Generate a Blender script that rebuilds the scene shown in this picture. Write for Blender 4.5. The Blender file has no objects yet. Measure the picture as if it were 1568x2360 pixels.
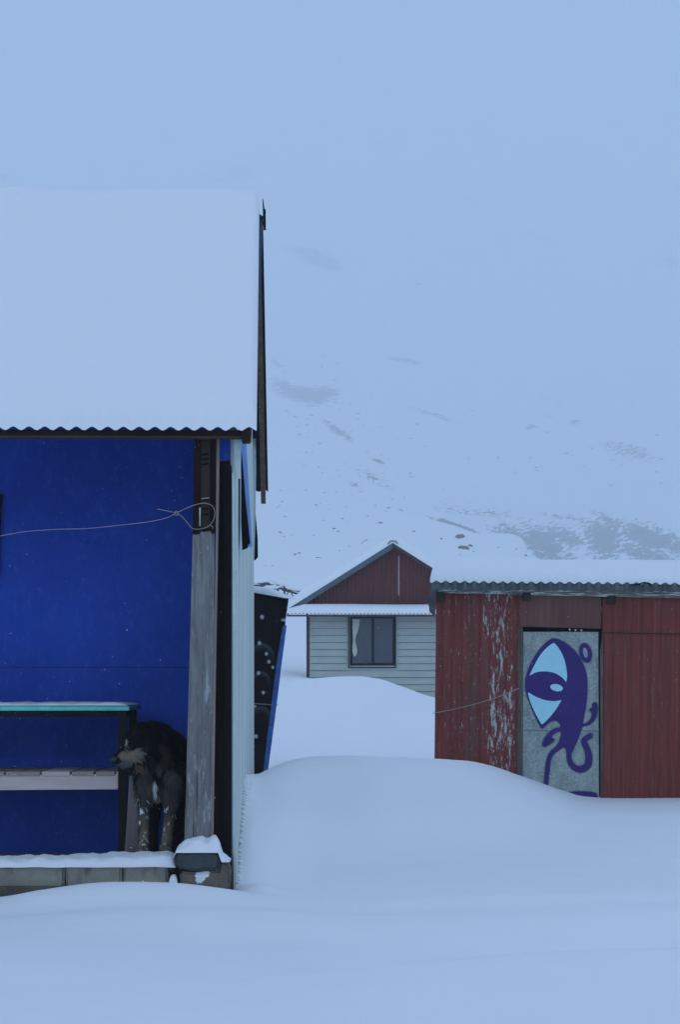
import bpy, bmesh, math, random
import numpy as np
from mathutils import Vector, Matrix, noise
random.seed(7)
R = math.radians
S = bpy.context.scene
COL = S.collection

# ------------------------------------------------------------------ camera
F, CX, HY, EYE = 4700.0, 784.0, 1590.0, 1.0      # focal length and horizon in 1568x2360 units
cd = bpy.data.cameras.new("camera")
cam = bpy.data.objects.new("camera", cd); COL.objects.link(cam)
cam.location = (0, 0, EYE); cam.rotation_euler = (R(90), 0, 0)
cd.sensor_fit = 'VERTICAL'; cd.sensor_height = 36.0
cd.lens = 36.0 * F / 2360.0
cd.shift_y = (HY - 1180.0) / 2360.0
cd.clip_start = 0.1; cd.clip_end = 8000
S.camera = cam

# ------------------------------------------------------------------ world: overcast dusk sky
SUN_EL, SUN_ROT = R(16), R(212)
world = bpy.data.worlds.new("World"); S.world = world; world.use_nodes = True
wn, wl = world.node_tree.nodes, world.node_tree.links
bg = wn["Background"]
sky = wn.new("ShaderNodeTexSky"); sky.sky_type = 'NISHITA'; sky.sun_disc = False
sky.sun_elevation = SUN_EL; sky.sun_rotation = SUN_ROT
sky.ozone_density = 4.0; sky.dust_density = 0.6; sky.altitude = 2800
mx = wn.new("ShaderNodeMix"); mx.data_type = 'RGBA'; mx.inputs['Factor'].default_value = 0.9
mx.inputs['B'].default_value = (4.5, 6.5, 9.35, 1)       # flat cloud cover
wl.new(sky.outputs[0], mx.inputs['A']); wl.new(mx.outputs['Result'], bg.inputs['Color'])
bg.inputs['Strength'].default_value = 0.0955
sd = bpy.data.lights.new("sun", 'SUN'); sd.energy = 0.11; sd.angle = R(40); sd.color = (1.0, .93, .92)
sun = bpy.data.objects.new("sun", sd); COL.objects.link(sun)
sun.rotation_euler = (R(90) - SUN_EL, 0, R(180) - SUN_ROT); sun.location = (0, -20, 60)
S.view_settings.view_transform = 'Standard'; S.view_settings.look = 'None'
S.view_settings.exposure = 0.0; S.view_settings.gamma = 1.0
cy = S.cycles
cy.max_bounces = 20; cy.diffuse_bounces = 4; cy.glossy_bounces = 3; cy.transmission_bounces = 4
cy.volume_bounces = 16; cy.transparent_max_bounces = 8
cy.use_denoising = True; cy.caustics_reflective = False; cy.caustics_refractive = False

HAZE = 0.00108

# ------------------------------------------------------------------ helpers
def P(px, py, d):
    return Vector(((px - CX) * d / F, d, EYE - (py - HY) * d / F))

class Frame:
    """a thing's own axes: origin, turn about z, roll about y"""
    def __init__(s, loc, rz=0.0, ry=0.0):
        s.loc, s.rz, s.ry = Vector(loc), rz, ry
        s.M = Matrix.Translation(s.loc) @ Matrix.Rotation(rz, 4, 'Z') @ Matrix.Rotation(ry, 4, 'Y')
        s.I = s.M.inverted()
    def at(s, px, py, yl):
        """sight line through (px,py) meets the plane local y = yl"""
        o = s.I @ Vector((0, 0, EYE)); v = (s.I.to_3x3() @ (P(px, py, 1.0) - Vector((0, 0, EYE))))
        t = (yl - o.y) / v.y
        return o + v * t
    def loc_of(s, w): return s.I @ Vector(w)

class MB:
    def __init__(s): s.v, s.f, s.sm, s.c = [], [], [], []
    def add(s, verts, faces, smooth=False):
        b = len(s.v); s.v += [tuple(p) for p in verts]
        s.f += [tuple(i + b for i in q) for q in faces]; s.sm += [smooth] * len(faces); return s
    def box(s, x0, x1, y0, y1, z0, z1):
        v = [(x, y, z) for x in (x0, x1) for y in (y0, y1) for z in (z0, z1)]
        return s.add(v, [(0, 1, 3, 2), (4, 6, 7, 5), (0, 4, 5, 1), (2, 3, 7, 6), (0, 2, 6, 4), (1, 5, 7, 3)])
    def bar(s, a, b, w, h, up=(0, 0, 1)):
        a, b = Vector(a), Vector(b); d = (b - a).normalized(); r = d.cross(Vector(up))
        if r.length < 1e-4: r = d.cross(Vector((1, 0, 0)))
        r.normalize(); u = r.cross(d)
        v = [p + r * (sx * w / 2) + u * (sz * h / 2) for p in (a, b) for sx, sz in ((-1, -1), (1, -1), (1, 1), (-1, 1))]
        return s.add(v, [(3, 2, 1, 0), (4, 5, 6, 7), (0, 1, 5, 4), (1, 2, 6, 5), (2, 3, 7, 6), (3, 0, 4, 7)])
    def prism(s, poly, depth):
        """front outline (list of 3-vectors), pushed back along +y"""
        n = len(poly); depth = Vector((0, depth, 0)) if not isinstance(depth, Vector) else depth
        f = [Vector(p) for p in poly]; bk = [p + depth for p in f]
        return s.add(f + bk, [tuple(range(n)), tuple(reversed(range(n, 2 * n)))] +
                     [(i, i + n, (i + 1) % n + n, (i + 1) % n) for i in range(n)])
    def grid(s, pts, smooth=True, flip=False):
        """pts[j][i]"""
        h, w = len(pts), len(pts[0]); b = [p for row in pts for p in row]
        fs = []
        for j in range(h - 1):
            for i in range(w - 1):
                q = (j * w + i, j * w + i + 1, (j + 1) * w + i + 1, (j + 1) * w + i)
                fs.append(q[::-1] if flip else q)
        return s.add(b, fs, smooth)
    def tube(s, pts, r, n=6):
        pts = [Vector(p) for p in pts]; rings = []
        for i, p in enumerate(pts):
            d = (pts[min(i + 1, len(pts) - 1)] - pts[max(i - 1, 0)]).normalized()
            a = d.cross(Vector((0.13, 0.31, 1))).normalized(); c = d.cross(a)
            rr = r[i] if isinstance(r, (list, tuple)) else r
            rings.append([p + (a * math.cos(k * 2 * math.pi / n) + c * math.sin(k * 2 * math.pi / n)) * rr for k in range(n)] )
        b = [p for q in rings for p in q]; fs = []
        for j in range(len(rings) - 1):
            for k in range(n):
                fs.append((j * n + k, j * n + (k + 1) % n, (j + 1) * n + (k + 1) % n, (j + 1) * n + k))
        fs += [tuple(reversed(range(n))), tuple(range((len(rings) - 1) * n, len(rings) * n))]
        return s.add(b, fs, True)
    def build(s, name, mat, parent=None, fix=True, bevel=0):
        me = bpy.data.meshes.new(name); me.from_pydata(s.v, [], s.f)
        me.polygons.foreach_set("use_smooth", s.sm)
        if fix:
            bm = bmesh.new(); bm.from_mesh(me); bmesh.ops.recalc_face_normals(bm, faces=bm.faces); bm.to_mesh(me); bm.free()
        me.materials.append(mat); me.update()
        o = bpy.data.objects.new(name, me); COL.objects.link(o)
        if parent: o.parent = parent
        if bevel:
            m = o.modifiers.new("bevel", 'BEVEL'); m.width = bevel; m.segments = 2; m.limit_method = 'ANGLE'
        return o

def tag(o, label=None, cat=None, group=None, kind=None):
    if label: o["label"] = label
    if cat: o["category"] = cat
    if group: o["group"] = group
    if kind: o["kind"] = kind
    return o
def empty(name, fr, label, cat, group=None):
    o = bpy.data.objects.new(name, None); COL.objects.link(o); o.empty_display_size = .2
    o.matrix_world = fr.M if isinstance(fr, Frame) else Matrix.Translation(Vector(fr))
    o.location = fr.loc if isinstance(fr, Frame) else fr
    if isinstance(fr, Frame): o.rotation_euler = (fr.M.to_3x3()).to_euler()
    return tag(o, label, cat, group)
def nz(x, y=0.0, z=0.0): return noise.noise(Vector((x, y, z)))
def fbm(x, y=0.0, z=0.0, o=4): return noise.fractal(Vector((x, y, z)), 1.0, 2.0, o)
def catmull(pts, n=8, closed=False):
    out = []; m = len(pts); pts = [Vector(p) for p in pts]
    for i in range(m if closed else m - 1):
        if closed: a, b, c, d = pts[i - 1], pts[i], pts[(i + 1) % m], pts[(i + 2) % m]
        else: a, b, c, d = pts[max(i - 1, 0)], pts[i], pts[i + 1], pts[min(i + 2, m - 1)]
        for k in range(n):
            t = k / n
            out.append(0.5 * ((2 * b) + (c - a) * t + (2 * a - 5 * b + 4 * c - d) * t * t + (3 * b - a - 3 * c + d) * t ** 3))
    if not closed: out.append(pts[-1])
    return out

# ------------------------------------------------------------------ materials
class NT:
    def __init__(s, name):
        s.m = bpy.data.materials.new(name); s.m.use_nodes = True
        s.n, s.l = s.m.node_tree.nodes, s.m.node_tree.links
        s.p = s.n["Principled BSDF"]; s.tc = s.n.new("ShaderNodeTexCoord")
    def coord(s, scale=(1, 1, 1), rot=(0, 0, 0), loc=(0, 0, 0)):
        mp = s.n.new("ShaderNodeMapping"); s.l.new(s.tc.outputs['Object'], mp.inputs[0])
        mp.inputs['Scale'].default_value = scale; mp.inputs['Rotation'].default_value = rot; mp.inputs['Location'].default_value = loc
        return mp.outputs[0]
    def noise(s, vec, scale, detail=5, rough=.6, dist=0):
        t = s.n.new("ShaderNodeTexNoise"); s.l.new(vec, t.inputs['Vector'])
        t.inputs['Scale'].default_value = scale; t.inputs['Detail'].default_value = detail
        t.inputs['Roughness'].default_value = rough; t.inputs['Distortion'].default_value = dist
        return t.outputs['Fac']
    def ramp(s, fac, stops):
        r = s.n.new("ShaderNodeValToRGB"); s.l.new(fac, r.inputs[0]); e = r.color_ramp.elements
        while len(e) < len(stops): e.new(.5)
        for k, (p, c) in enumerate(stops):
            e[k].position = p; e[k].color = (c, c, c, 1) if isinstance(c, (int, float)) else (*c, 1)
        return r.outputs[0]
    def mix(s, fac, a, b, mode='MIX'):
        m = s.n.new("ShaderNodeMix"); m.data_type = 'RGBA'; m.blend_type = mode
        for sock, v in ((m.inputs['Factor'], fac), (m.inputs['A'], a), (m.inputs['B'], b)):
            if hasattr(v, 'links') or hasattr(v, 'is_linked'): s.l.new(v, sock)
            elif isinstance(v, (int, float)): sock.default_value = v
            else: sock.default_value = (*v, 1)
        return m.outputs['Result']
    def math(s, op, a, b=0.0, c=0.0):
        m = s.n.new("ShaderNodeMath"); m.operation = op
        for k, v in enumerate((a, b, c)):
            if hasattr(v, 'is_linked'): s.l.new(v, m.inputs[k])
            else: m.inputs[k].default_value = v
        return m.outputs[0]
    def sep(s, vec):
        q = s.n.new("ShaderNodeSeparateXYZ"); s.l.new(vec, q.inputs[0]); return q.outputs
    def band(s, v, a, b, soft):
        """1 between a and b"""
        return s.math('MULTIPLY', s.math('SMOOTHSTEP' if False else 'MULTIPLY', s.mr(v, a - soft, a + soft), 1.0), s.mr(v, b + soft, b - soft))
    def mr(s, v, a, b):
        m = s.n.new("ShaderNodeMapRange"); m.interpolation_type = 'SMOOTHSTEP'; s.l.new(v, m.inputs[0])
        if a > b:
            m.inputs[1].default_value = b; m.inputs[2].default_value = a; m.inputs[3].default_value = 1; m.inputs[4].default_value = 0
        else:
            m.inputs[1].default_value = a; m.inputs[2].default_value = b
        return m.outputs[0]
    def col(s, v):
        if hasattr(v, 'is_linked'): s.l.new(v, s.p.inputs['Base Color'])
        else: s.p.inputs['Base Color'].default_value = (*v, 1)
    def bump(s, h, strength, dist=.01):
        b = s.n.new("ShaderNodeBump"); b.inputs['Strength'].default_value = strength; b.inputs['Distance'].default_value = dist
        s.l.new(h, b.inputs['Height']); s.l.new(b.outputs[0], s.p.inputs['Normal'])
    def fin(s, rough=.8, spec=.3, metal=0):
        s.p.inputs['Roughness'].default_value = rough; s.p.inputs['Specular IOR Level'].default_value = spec
        s.p.inputs['Metallic'].default_value = metal; return s.m
def sc(c, k): return tuple(min(1, x * k) for x in c)

def m_snow():
    t = NT("snow"); c = t.coord(); a = t.noise(c, 2.2, 4, .5)
    t.col(t.mix(a, (.875, .868, .895), (.905, .898, .92)))
    h = t.math('ADD', t.math('MULTIPLY', t.noise(c, 3.5, 3, .45), .8), t.math('MULTIPLY', t.noise(c, 45, 3, .6), .10))
    t.bump(h, .45, .03); return t.fin(.85, .15)
def m_wood(name, c1, c2, axis='z', k=1.0, bump=.35, streak=0.0, rough=.85, st0=.62):
    t = NT(name); s = {'z': (14, 14, .9), 'x': (.9, 14, 14), 'y': (14, .9, 14)}[axis]
    c = t.coord(sc3(s, k)); g = t.noise(c, 2.2, 7, .65, .6)
    big = t.noise(t.coord(), 2.0, 3, .5)
    base = t.mix(t.ramp(g, [(.3, 0.), (.72, 1.)]), c1, c2)
    base = t.mix(t.ramp(big, [(.35, 0.), (.75, .55)]), base, sc(c1, .65))
    if streak:
        st = t.noise(t.coord(sc3(s, k * 2.6)), 2.6, 5, .7)
        base = t.mix(t.math('MULTIPLY', t.ramp(st, [(st0, 0.), (st0 + .08, 1.)]), streak), base, sc(c2, 1.9))
    t.col(base); t.bump(g, bump, .01); return t.fin(max(rough, .9), .04)
def sc3(s, k): return tuple(x * k for x in s)
def m_flat(name, c, var=.25, rough=.8, scale=6.0, spec=.3, bump=.15, metal=0):
    t = NT(name); a = t.noise(t.coord(), scale, 6, .62)
    t.col(t.mix(t.ramp(a, [(.3, 0.), (.7, 1.)]), sc(c, 1 - var), sc(c, 1 + var))); t.bump(a, bump, .01)
    return t.fin(rough, spec, metal)
def m_blue():
    t = NT("blue_paint"); c = t.coord()
    big = t.noise(c, 1.6, 5, .6); fine = t.noise(t.coord((9, 9, 5), (0, R(25), 0)), 3.2, 6, .68)
    v = t.mix(t.ramp(big, [(.32, 0.), (.7, 1.)]), (.010, .060, .44), (.020, .098, .60))
    v = t.mix(t.ramp(fine, [(.52, 0.), (.78, .5)]), v, (.07, .16, .70))
    # worn scratches low on the boards, the screws
    scr = t.noise(t.coord((3, 1, 40)), 3.0, 5, .7); wh = t.noise(c, 2.3, 2, .5)
    z = t.sep(c)[2]
    fac = t.math('MULTIPLY', t.math('MULTIPLY', t.ramp(scr, [(.70, 0.), (.74, 1.)]), t.ramp(wh, [(.53, 0.), (.6, .7)])), t.mr(z, .5, .35))
    v = t.mix(fac, v, (.42, .48, .6))
    seam = t.band(z, 1.122, 1.126, .0015)
    v = t.mix(t.math('MULTIPLY', seam, .75), v, (.006, .012, .05))
    t.col(v); t.bump(big, .12, .01); return t.fin(.62, .25)
def m_pale():
    t = NT("pale_siding"); s = t.noise(t.coord((2, 1.6, .10)), 4, 6, .7); b = t.noise(t.coord((3, 1.5, .25)), 3.0, 6, .7)
    v = t.mix(t.ramp(s, [(.3, 0.), (.7, 1.)]), (.38, .45, .44), (.74, .79, .74))
    v = t.mix(t.ramp(b, [(.64, 0.), (.7, .7)]), v, (.76, .80, .78))
    d = t.noise(t.coord((3, 2, 1.4)), 7, 4, .6)
    v = t.mix(t.ramp(d, [(.69, 0.), (.72, .7)]), v, (.06, .08, .09))
    t.col(v); t.bump(s, .2, .01); return t.fin(.6, .3)
def m_red():
    """shed front: red paint, flaking to grey zinc in vertical streaks left of the door"""
    t = NT("flaking_red_paint"); c = t.coord(); x, y, z = t.sep(c)
    vs = t.noise(t.coord((22, 22, .7)), 2.0, 6, .65); fine = t.noise(c, 55, 3, .6); blot = t.noise(c, 3, 4, .6)
    v = t.mix(t.ramp(vs, [(.3, 0.), (.7, 1.)]), (.125, .021, .015), (.285, .046, .030))
    v = t.mix(t.ramp(blot, [(.45, 0.), (.8, .6)]), v, (.17, .045, .032))
    # brown rusty run
    run = t.math('MULTIPLY', t.band(x, .255, .33, .02), t.ramp(t.noise(t.coord((20, 20, 2)), 2.2, 5, .6), [(.38, 0.), (.6, .85)]))
    v = t.mix(run, v, (.115, .075, .045))
    run2 = t.math('MULTIPLY', t.band(x, .37, .46, .03), t.ramp(t.noise(t.coord((16, 16, 2), loc=(3, 1, 0)), 2.2, 5, .6), [(.5, 0.), (.7, .6)]))
    v = t.mix(run2, v, (.16, .10, .08))
    # flakes
    w = t.math('ADD', t.math('ADD', t.math('MULTIPLY', t.band(x, .40, .62, .08), .11), t.math('MULTIPLY', t.math('SUBTRACT', t.noise(t.coord((9, 9, 2.2), loc=(0, 0, 4)), 1.0, 3, .5), .5), .30)), t.math('MULTIPLY', t.band(x, .05, .66, .03), .028))
    fl = t.noise(t.coord((26, 26, 5.2)), 1.75, 9, .78)
    fac = t.ramp(t.math('ADD', fl, w), [(.672, 0.), (.687, 1.)])
    v = t.mix(fac, v, t.mix(fine, (.42, .45, .42), (.62, .66, .62)))
    # small scattered flakes and dull scuffs over the left panel
    f2 = t.ramp(t.math('ADD', t.noise(t.coord((38, 38, 7), loc=(2, 0, 1)), 1.7, 6, .75), t.math('MULTIPLY', t.band(x, .02, .68, .02), .05)), [(.672, 0.), (.69, .85)])
    v = t.mix(f2, v, (.40, .41, .39))
    sc2 = t.noise(t.coord((13, 13, 1.6), loc=(7, 0, 0)), 1.8, 6, .7)
    v = t.mix(t.ramp(sc2, [(.55, 0.), (.72, .55)]), v, (.20, .115, .10))
    sp = t.noise(t.coord((30, 30, 9)), 2.4, 4, .7)
    v = t.mix(t.ramp(sp, [(.735, 0.), (.76, .7)]), v, (.40, .34, .30))
    t.col(v); t.bump(t.math('ADD', vs, t.math('MULTIPLY', fac, -.5)), .2, .01); return t.fin(.55, .35)
def m_galv():
    t = NT("galvanised_sheet"); c = t.coord(); x, y, z = t.sep(c)
    vo = t.n.new("ShaderNodeTexVoronoi"); t.l.new(c, vo.inputs['Vector']); vo.inputs['Scale'].default_value = 75
    a = t.noise(t.coord((4, 4, 1.5)), 3.5, 6, .65); st = t.noise(t.coord((2, 2, 9)), 3.2, 5, .65)
    v = t.mix(t.ramp(a, [(.3, 0.), (.72, 1.)]), (.22, .265, .255), (.44, .475, .43))
    sp = t.sep(vo.outputs['Color'])[0]
    v = t.mix(t.ramp(sp, [(.72, 0.), (.95, .55)]), v, (.52, .58, .54))
    v = t.mix(t.ramp(sp, [(.05, .35), (.3, 0.)]), v, (.16, .19, .19))
    v = t.mix(t.ramp(st, [(.6, 0.), (.8, .5)]), v, (.50, .54, .48))
    t.col(v); t.bump(a, .08, .01); return t.fin(.55, .4, .0)
def m_siding():
    t = NT("grey_siding"); c = t.coord(); a = t.noise(t.coord((1, 1, 3)), 2.5, 5, .6)
    t.col(t.mix(t.ramp(a, [(.3, 0.), (.7, 1.)]), (.42, .46, .43), (.50, .53, .48))); return t.fin(.6, .3)
def m_maroon():
    t = NT("maroon_sheet"); a = t.noise(t.coord((10, 10, .8)), 2, 6, .65); b = t.noise(t.coord(), 9, 4, .6)
    v = t.mix(t.ramp(a, [(.3, 0.), (.7, 1.)]), (.085, .024, .021), (.155, .036, .030))
    v = t.mix(t.ramp(b, [(.66, 0.), (.78, .5)]), v, (.30, .17, .14))
    x = t.sep(t.coord())[0]; z = t.sep(t.coord())[2]
    v = t.mix(t.math('MULTIPLY', t.band(x, 1.845, 1.862, .004), t.band(z, 1.75, 2.55, .03)), v, (.62, .6, .55))
    t.col(v); return t.fin(.6, .3)
def m_concrete():
    t = NT("concrete"); c = t.coord(); a = t.noise(c, 5, 6, .65); b = t.noise(c, 40, 3, .6)
    v = t.mix(t.ramp(a, [(.3, 0.), (.7, 1.)]), (.21, .195, .16), (.36, .335, .27))
    v = t.mix(t.ramp(t.noise(t.coord((3, 3, 1.2)), 4, 5, .65), [(.55, 0.), (.72, .75)]), v, (.09, .085, .07))
    t.col(v); t.bump(t.math('ADD', a, t.math('MULTIPLY', b, .3)), .5, .02); return t.fin(.9, .2)
def m_stone(name, c, snowy=0.0):
    t = NT(name); co = t.coord(); a = t.noise(co, 7, 6, .65); b = t.noise(co, 45, 3, .7)
    v = t.mix(t.ramp(a, [(.3, 0.), (.7, 1.)]), sc(c, .7), sc(c, 1.3))
    v = t.mix(t.ramp(b, [(.64, 0.), (.72, .5)]), v, sc(c, 2.2))
    if snowy:
        v = t.mix(t.ramp(t.noise(co, 9, 3, .5), [(.66, 0.), (.69, 1.)]), v, (.85, .86, .88))
    t.col(v); t.bump(t.math('ADD', a, t.math('MULTIPLY', b, .4)), .6, .02); return t.fin(.9, .2)
def m_attr(name, attr, rough=.8, spec=.2):
    t = NT(name); a = t.n.new("ShaderNodeAttribute"); a.attribute_name = attr; t.col(a.outputs['Color']); return t.fin(rough, spec)

SNOW = m_snow()
BLUE = m_blue()
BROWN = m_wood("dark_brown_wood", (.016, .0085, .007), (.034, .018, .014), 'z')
BROWNX = m_wood("dark_brown_beam", (.018, .010, .008), (.04, .022, .017), 'x')
BROWNM = m_wood("brown_barge_wood", (.10, .064, .042), (.24, .16, .105), 'y')
def m_ply():
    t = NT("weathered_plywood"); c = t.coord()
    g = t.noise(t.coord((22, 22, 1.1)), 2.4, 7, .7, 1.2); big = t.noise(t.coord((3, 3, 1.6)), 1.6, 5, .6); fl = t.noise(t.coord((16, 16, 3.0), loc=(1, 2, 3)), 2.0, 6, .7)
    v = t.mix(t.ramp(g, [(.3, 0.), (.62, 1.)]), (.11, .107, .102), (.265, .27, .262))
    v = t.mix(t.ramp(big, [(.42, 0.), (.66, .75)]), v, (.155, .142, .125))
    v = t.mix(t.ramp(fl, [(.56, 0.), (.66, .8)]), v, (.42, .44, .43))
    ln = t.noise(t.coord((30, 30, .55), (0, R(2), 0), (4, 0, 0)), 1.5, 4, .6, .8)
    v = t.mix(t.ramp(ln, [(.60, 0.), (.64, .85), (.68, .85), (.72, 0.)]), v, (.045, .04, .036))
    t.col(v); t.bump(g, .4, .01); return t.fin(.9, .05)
GREYW = m_ply()
PINKEDGE = m_wood("raw_wood_edge", (.20, .15, .13), (.45, .37, .33), 'z')
PALE = m_pale()
PALESTRIP = m_flat("pale_trim_paint", (.50, .60, .58), .15, .6)
LBLUE = m_flat("light_blue_paint", (.055, .20, .52), .3, .5)
BLACKIN = m_flat("dark_metal_and_gap_shade", (.008, .008, .010), .3, .9, 6, .05)
NAVYSHEET = m_flat("navy_roof_sheet", (.02, .026, .05), .3, .8, 6, .1)
ROOFB = m_flat("blue_roof_sheet", (.012, .022, .07), .3, .6)
TURQ = m_flat("turquoise_paint", (.13, .60, .50), .18, .5, 12)
DARKMET = m_flat("dark_painted_wood", (.016, .015, .015), .35, .85, 14, .08)
PINKW = m_wood("raw_pale_wood", (.58, .45, .41), (.82, .68, .63), 'x', .8)
SLATW = m_wood("raw_slat_wood", (.30, .22, .19), (.60, .46, .40), 'y', .8)
PLANKW = m_wood("greyish_pink_wood", (.16, .125, .12), (.29, .235, .225), 'z', .8)
CONC = m_concrete()
DSTONE = m_stone("dark_slate_stone", (.058, .072, .072))
TSTONE = m_stone("tan_stone", (.16, .13, .10), 1)
TWINE = m_flat("twine", (.36, .34, .28), .2, .8)
RED = m_red()
LINTEL = m_wood("faded_red_wood", (.165, .07, .058), (.235, .115, .095), 'z', 1.0, .2)
FASC = m_wood("weathered_white_board", (.085, .08, .07), (.42, .42, .375), 'x', .9, .4, 1.0, .85, .5)
RAFT = m_wood("old_rafter", (.03, .026, .022), (.085, .07, .058), 'y')
GALV = m_galv()
ROOFG = m_flat("grey_roof_sheet", (.095, .105, .11), .35, .55, 9)
JAMB = m_wood("grey_jamb_wood", (.07, .066, .055), (.20, .18, .15), 'z', 1.2)
PURPLE = m_flat("purple_spray_paint", (.040, .016, .165), .12, .55, 10, .3, .03)
SKYB = m_flat("light_blue_spray_paint", (.44, .80, .90), .05, .55, 10, .3, .03)
SIDING = m_siding(); MAROON = m_maroon()
GROOVE = m_flat("siding_groove", (.15, .17, .175), .2)
TRIM = m_flat("brown_trim", (.07, .035, .032), .25)
BARGEG = m_flat("grey_barge_metal", (.10, .12, .14), .2, .5)
WFRAME = m_flat("black_window_frame", (.009, .011, .012), .3, .8, 6, .08)
CURT = m_flat("curtain_cloth", (.52, .53, .47), .15, .9)
GAPW = m_flat("pale_sealant", (.6, .62, .66), .15, .8)
INSIDE = m_flat("dark_room", (.02, .024, .03), .3, .9)
def m_glass():
    t = NT("window_glass"); t.col((.055, .068, .085)); t.p.inputs['Coat Weight'].default_value = .35
    return t.fin(.25, .4)
GLASS = m_glass()
ROCK = m_stone("boulder_rock", (.055, .052, .055))
FENCEW = m_flat("dark_fence_wood", (.03, .033, .036), .3, .8)

# ------------------------------------------------------------------ terrain
def pchip(xk, yk):
    xk = np.asarray(xk, float); yk = np.asarray(yk, float)
    h = np.diff(xk); d = np.diff(yk) / h; m = np.zeros_like(yk)
    for i in range(1, len(xk) - 1):
        if d[i - 1] * d[i] > 0:
            w1, w2 = 2 * h[i] + h[i - 1], h[i] + 2 * h[i - 1]; m[i] = (w1 + w2) / (w1 / d[i - 1] + w2 / d[i])
    def f(x):
        x = np.clip(x, xk[0], xk[-1]); i = np.clip(np.searchsorted(xk, x) - 1, 0, len(h) - 1)
        t = (x - xk[i]) / h[i]
        return ((1 + 2 * t) * (1 - t) ** 2 * yk[i] + t * (1 - t) ** 2 * h[i] * m[i] + t * t * (3 - 2 * t) * yk[i + 1] + t * t * (t - 1) * h[i] * m[i + 1])
    return f
def K(*pairs):
    if len(pairs) == 1 and not isinstance(pairs[0], tuple):
        c = float(pairs[0]); return lambda u: np.full_like(u, c)
    return pchip([p[0] for p in pairs], [p[1] for p in pairs])
def from_py(yfun, pyfun): return lambda u: EYE - (pyfun(u) - HY) * yfun(u) / F
ROWS = []
def row(y, z=None, py=None):
    yf = K(*y) if isinstance(y, list) else K(y)
    if py is not None: zf = from_py(yf, K(*py))
    else: zf = K(*z) if isinstance(z, list) else K(z)
    ROWS.append((yf, zf))
row(-60, -.02); row(1, -.02); row(5.2, [(-600, .0), (600, .0), (1100, .01), (2200, .02)])
row(6.2, [(-600, .0), (500, .0), (700, .01), (1000, .045), (1568, .085), (2200, .1)])
row(6.9, [(-400, .0), (500, .0), (650, .015), (800, .045), (1000, .085), (1300, .12), (1568, .13), (2200, .13)])
row(7.6, [(-400, .02), (500, .0), (700, -.03), (1000, -.09), (1568, -.13), (2200, -.10)])
row(8.2, [(-400, .04), (0, .0), (250, .0), (500, -.012), (800, -.04), (1100, -.08), (1568, -.10), (2200, -.06)])
row(8.85, [(-400, .03), (0, .02), (200, .045), (420, .06), (620, .05), (800, .035), (1100, .03), (1568, .055), (2200, .06)])
row(9.1, [(-400, .02), (0, .0), (250, .03), (500, .035), (800, .01), (1100, .03), (1568, .05), (2200, .06)])
row(9.4, py=[(-500, 2090), (0, 2066), (90, 2050), (260, 2031), (400, 2034), (520, 2047), (620, 2062), (760, 2070), (900, 2068), (1100, 2058), (1568, 2050), (2200, 2055)])
row(9.78, [(-500, -.04), (400, -.01), (500, -.01), (560, .0), (640, -.005), (800, -.015), (1000, -.005), (1300, .03), (1568, .045), (2200, .06)])
row([(-500, 10.05), (563, 10.05), (740, 10.6), (1000, 11.2), (1205, 12.2), (1340, 12.8), (2200, 13)],
    [(-500, -.05), (500, -.05), (535, .02), (563, .05), (740, .045), (1000, .05), (1205, .05), (1340, .055), (1568, .07), (2200, .08)])
row([(-500, 10.95), (563, 10.95), (600, 11.0), (740, 11.7), (860, 12.1), (1000, 12.9), (1205, 13.9), (1340, 14.5), (2200, 14.6)],
    [(-500, -.05), (500, -.05), (538, .30), (563, .345), (600, .33), (700, .34), (860, .33), (1000, .31), (1130, .25), (1205, .19), (1340, .095), (1400, .09), (1568, .095), (2200, .1)])
row([(-500, 12), (563, 12), (600, 12.3), (660, 12.8), (740, 13.4), (860, 14), (1000, 15), (1130, 15.6), (1205, 15.9), (1340, 16.1), (2200, 16.2)],
    py=[(-500, 1990), (500, 1990), (545, 1790), (563, 1782), (585, 1787), (620, 1772), (660, 1756), (700, 1747), (740, 1743), (860, 1742), (1000, 1746), (1070, 1752), (1130, 1766), (1205, 1794), (1250, 1812), (1300, 1830), (1340, 1843), (1390, 1846), (1568, 1844), (2200, 1838)])
row([(-500, 15), (740, 15.6), (1000, 17.2), (1340, 18.5), (2200, 18.7)], [(-500, -.05), (500, -.02), (580, .26), (640, .31), (740, .38), (1000, .34), (1205, .2), (2200, .15)])
row(21.5, [(-500, .1), (560, .22), (600, .30), (700, .27), (1000, .2), (2200, .2)])
row(26, [(-500, .3), (560, .42), (620, .55), (740, .50), (860, .44), (1000, .38), (2200, .4)])
row(31, [(-500, .6), (560, .78), (650, .80), (760, .82), (900, .72), (1000, .62), (2200, .6)])
row(36.3, py=[(-500, 1600), (560, 1590), (640, 1592), (710, 1566), (760, 1560), (820, 1558), (870, 1563), (930, 1582), (970, 1597), (1000, 1606), (1200, 1640), (2200, 1640)])
row(39.6, [(-500, 1.0), (600, 1.18), (690, 1.22), (760, 1.17), (860, 1.1), (1000, .8), (2200, .7)])
row(50, py=[(-500, 1500), (700, 1496), (1000, 1520), (2200, 1530)])
row(72, py=[(-500, 1420), (700, 1418), (2200, 1440)])
row(100, py=[(-500, 1352), (700, 1350), (2200, 1375)])
row(250, py=[(-500, 1283), (700, 1282), (1100, 1288), (1230, 1315), (2200, 1330)])
row(520, py=[(-500, 1190), (900, 1186), (980, 1197), (1050, 1217), (1100, 1238), (1160, 1249), (1200, 1262), (1225, 1292), (1300, 1312), (2200, 1320)])
row(620, py=[(-500, 1150), (850, 1152), (940, 1185), (1000, 1222), (1100, 1270), (1250, 1325), (2200, 1335)])
row(820, py=[(-500, 1078), (800, 1088), (950, 1150), (1100, 1240), (1250, 1310), (2200, 1320)])
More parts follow.
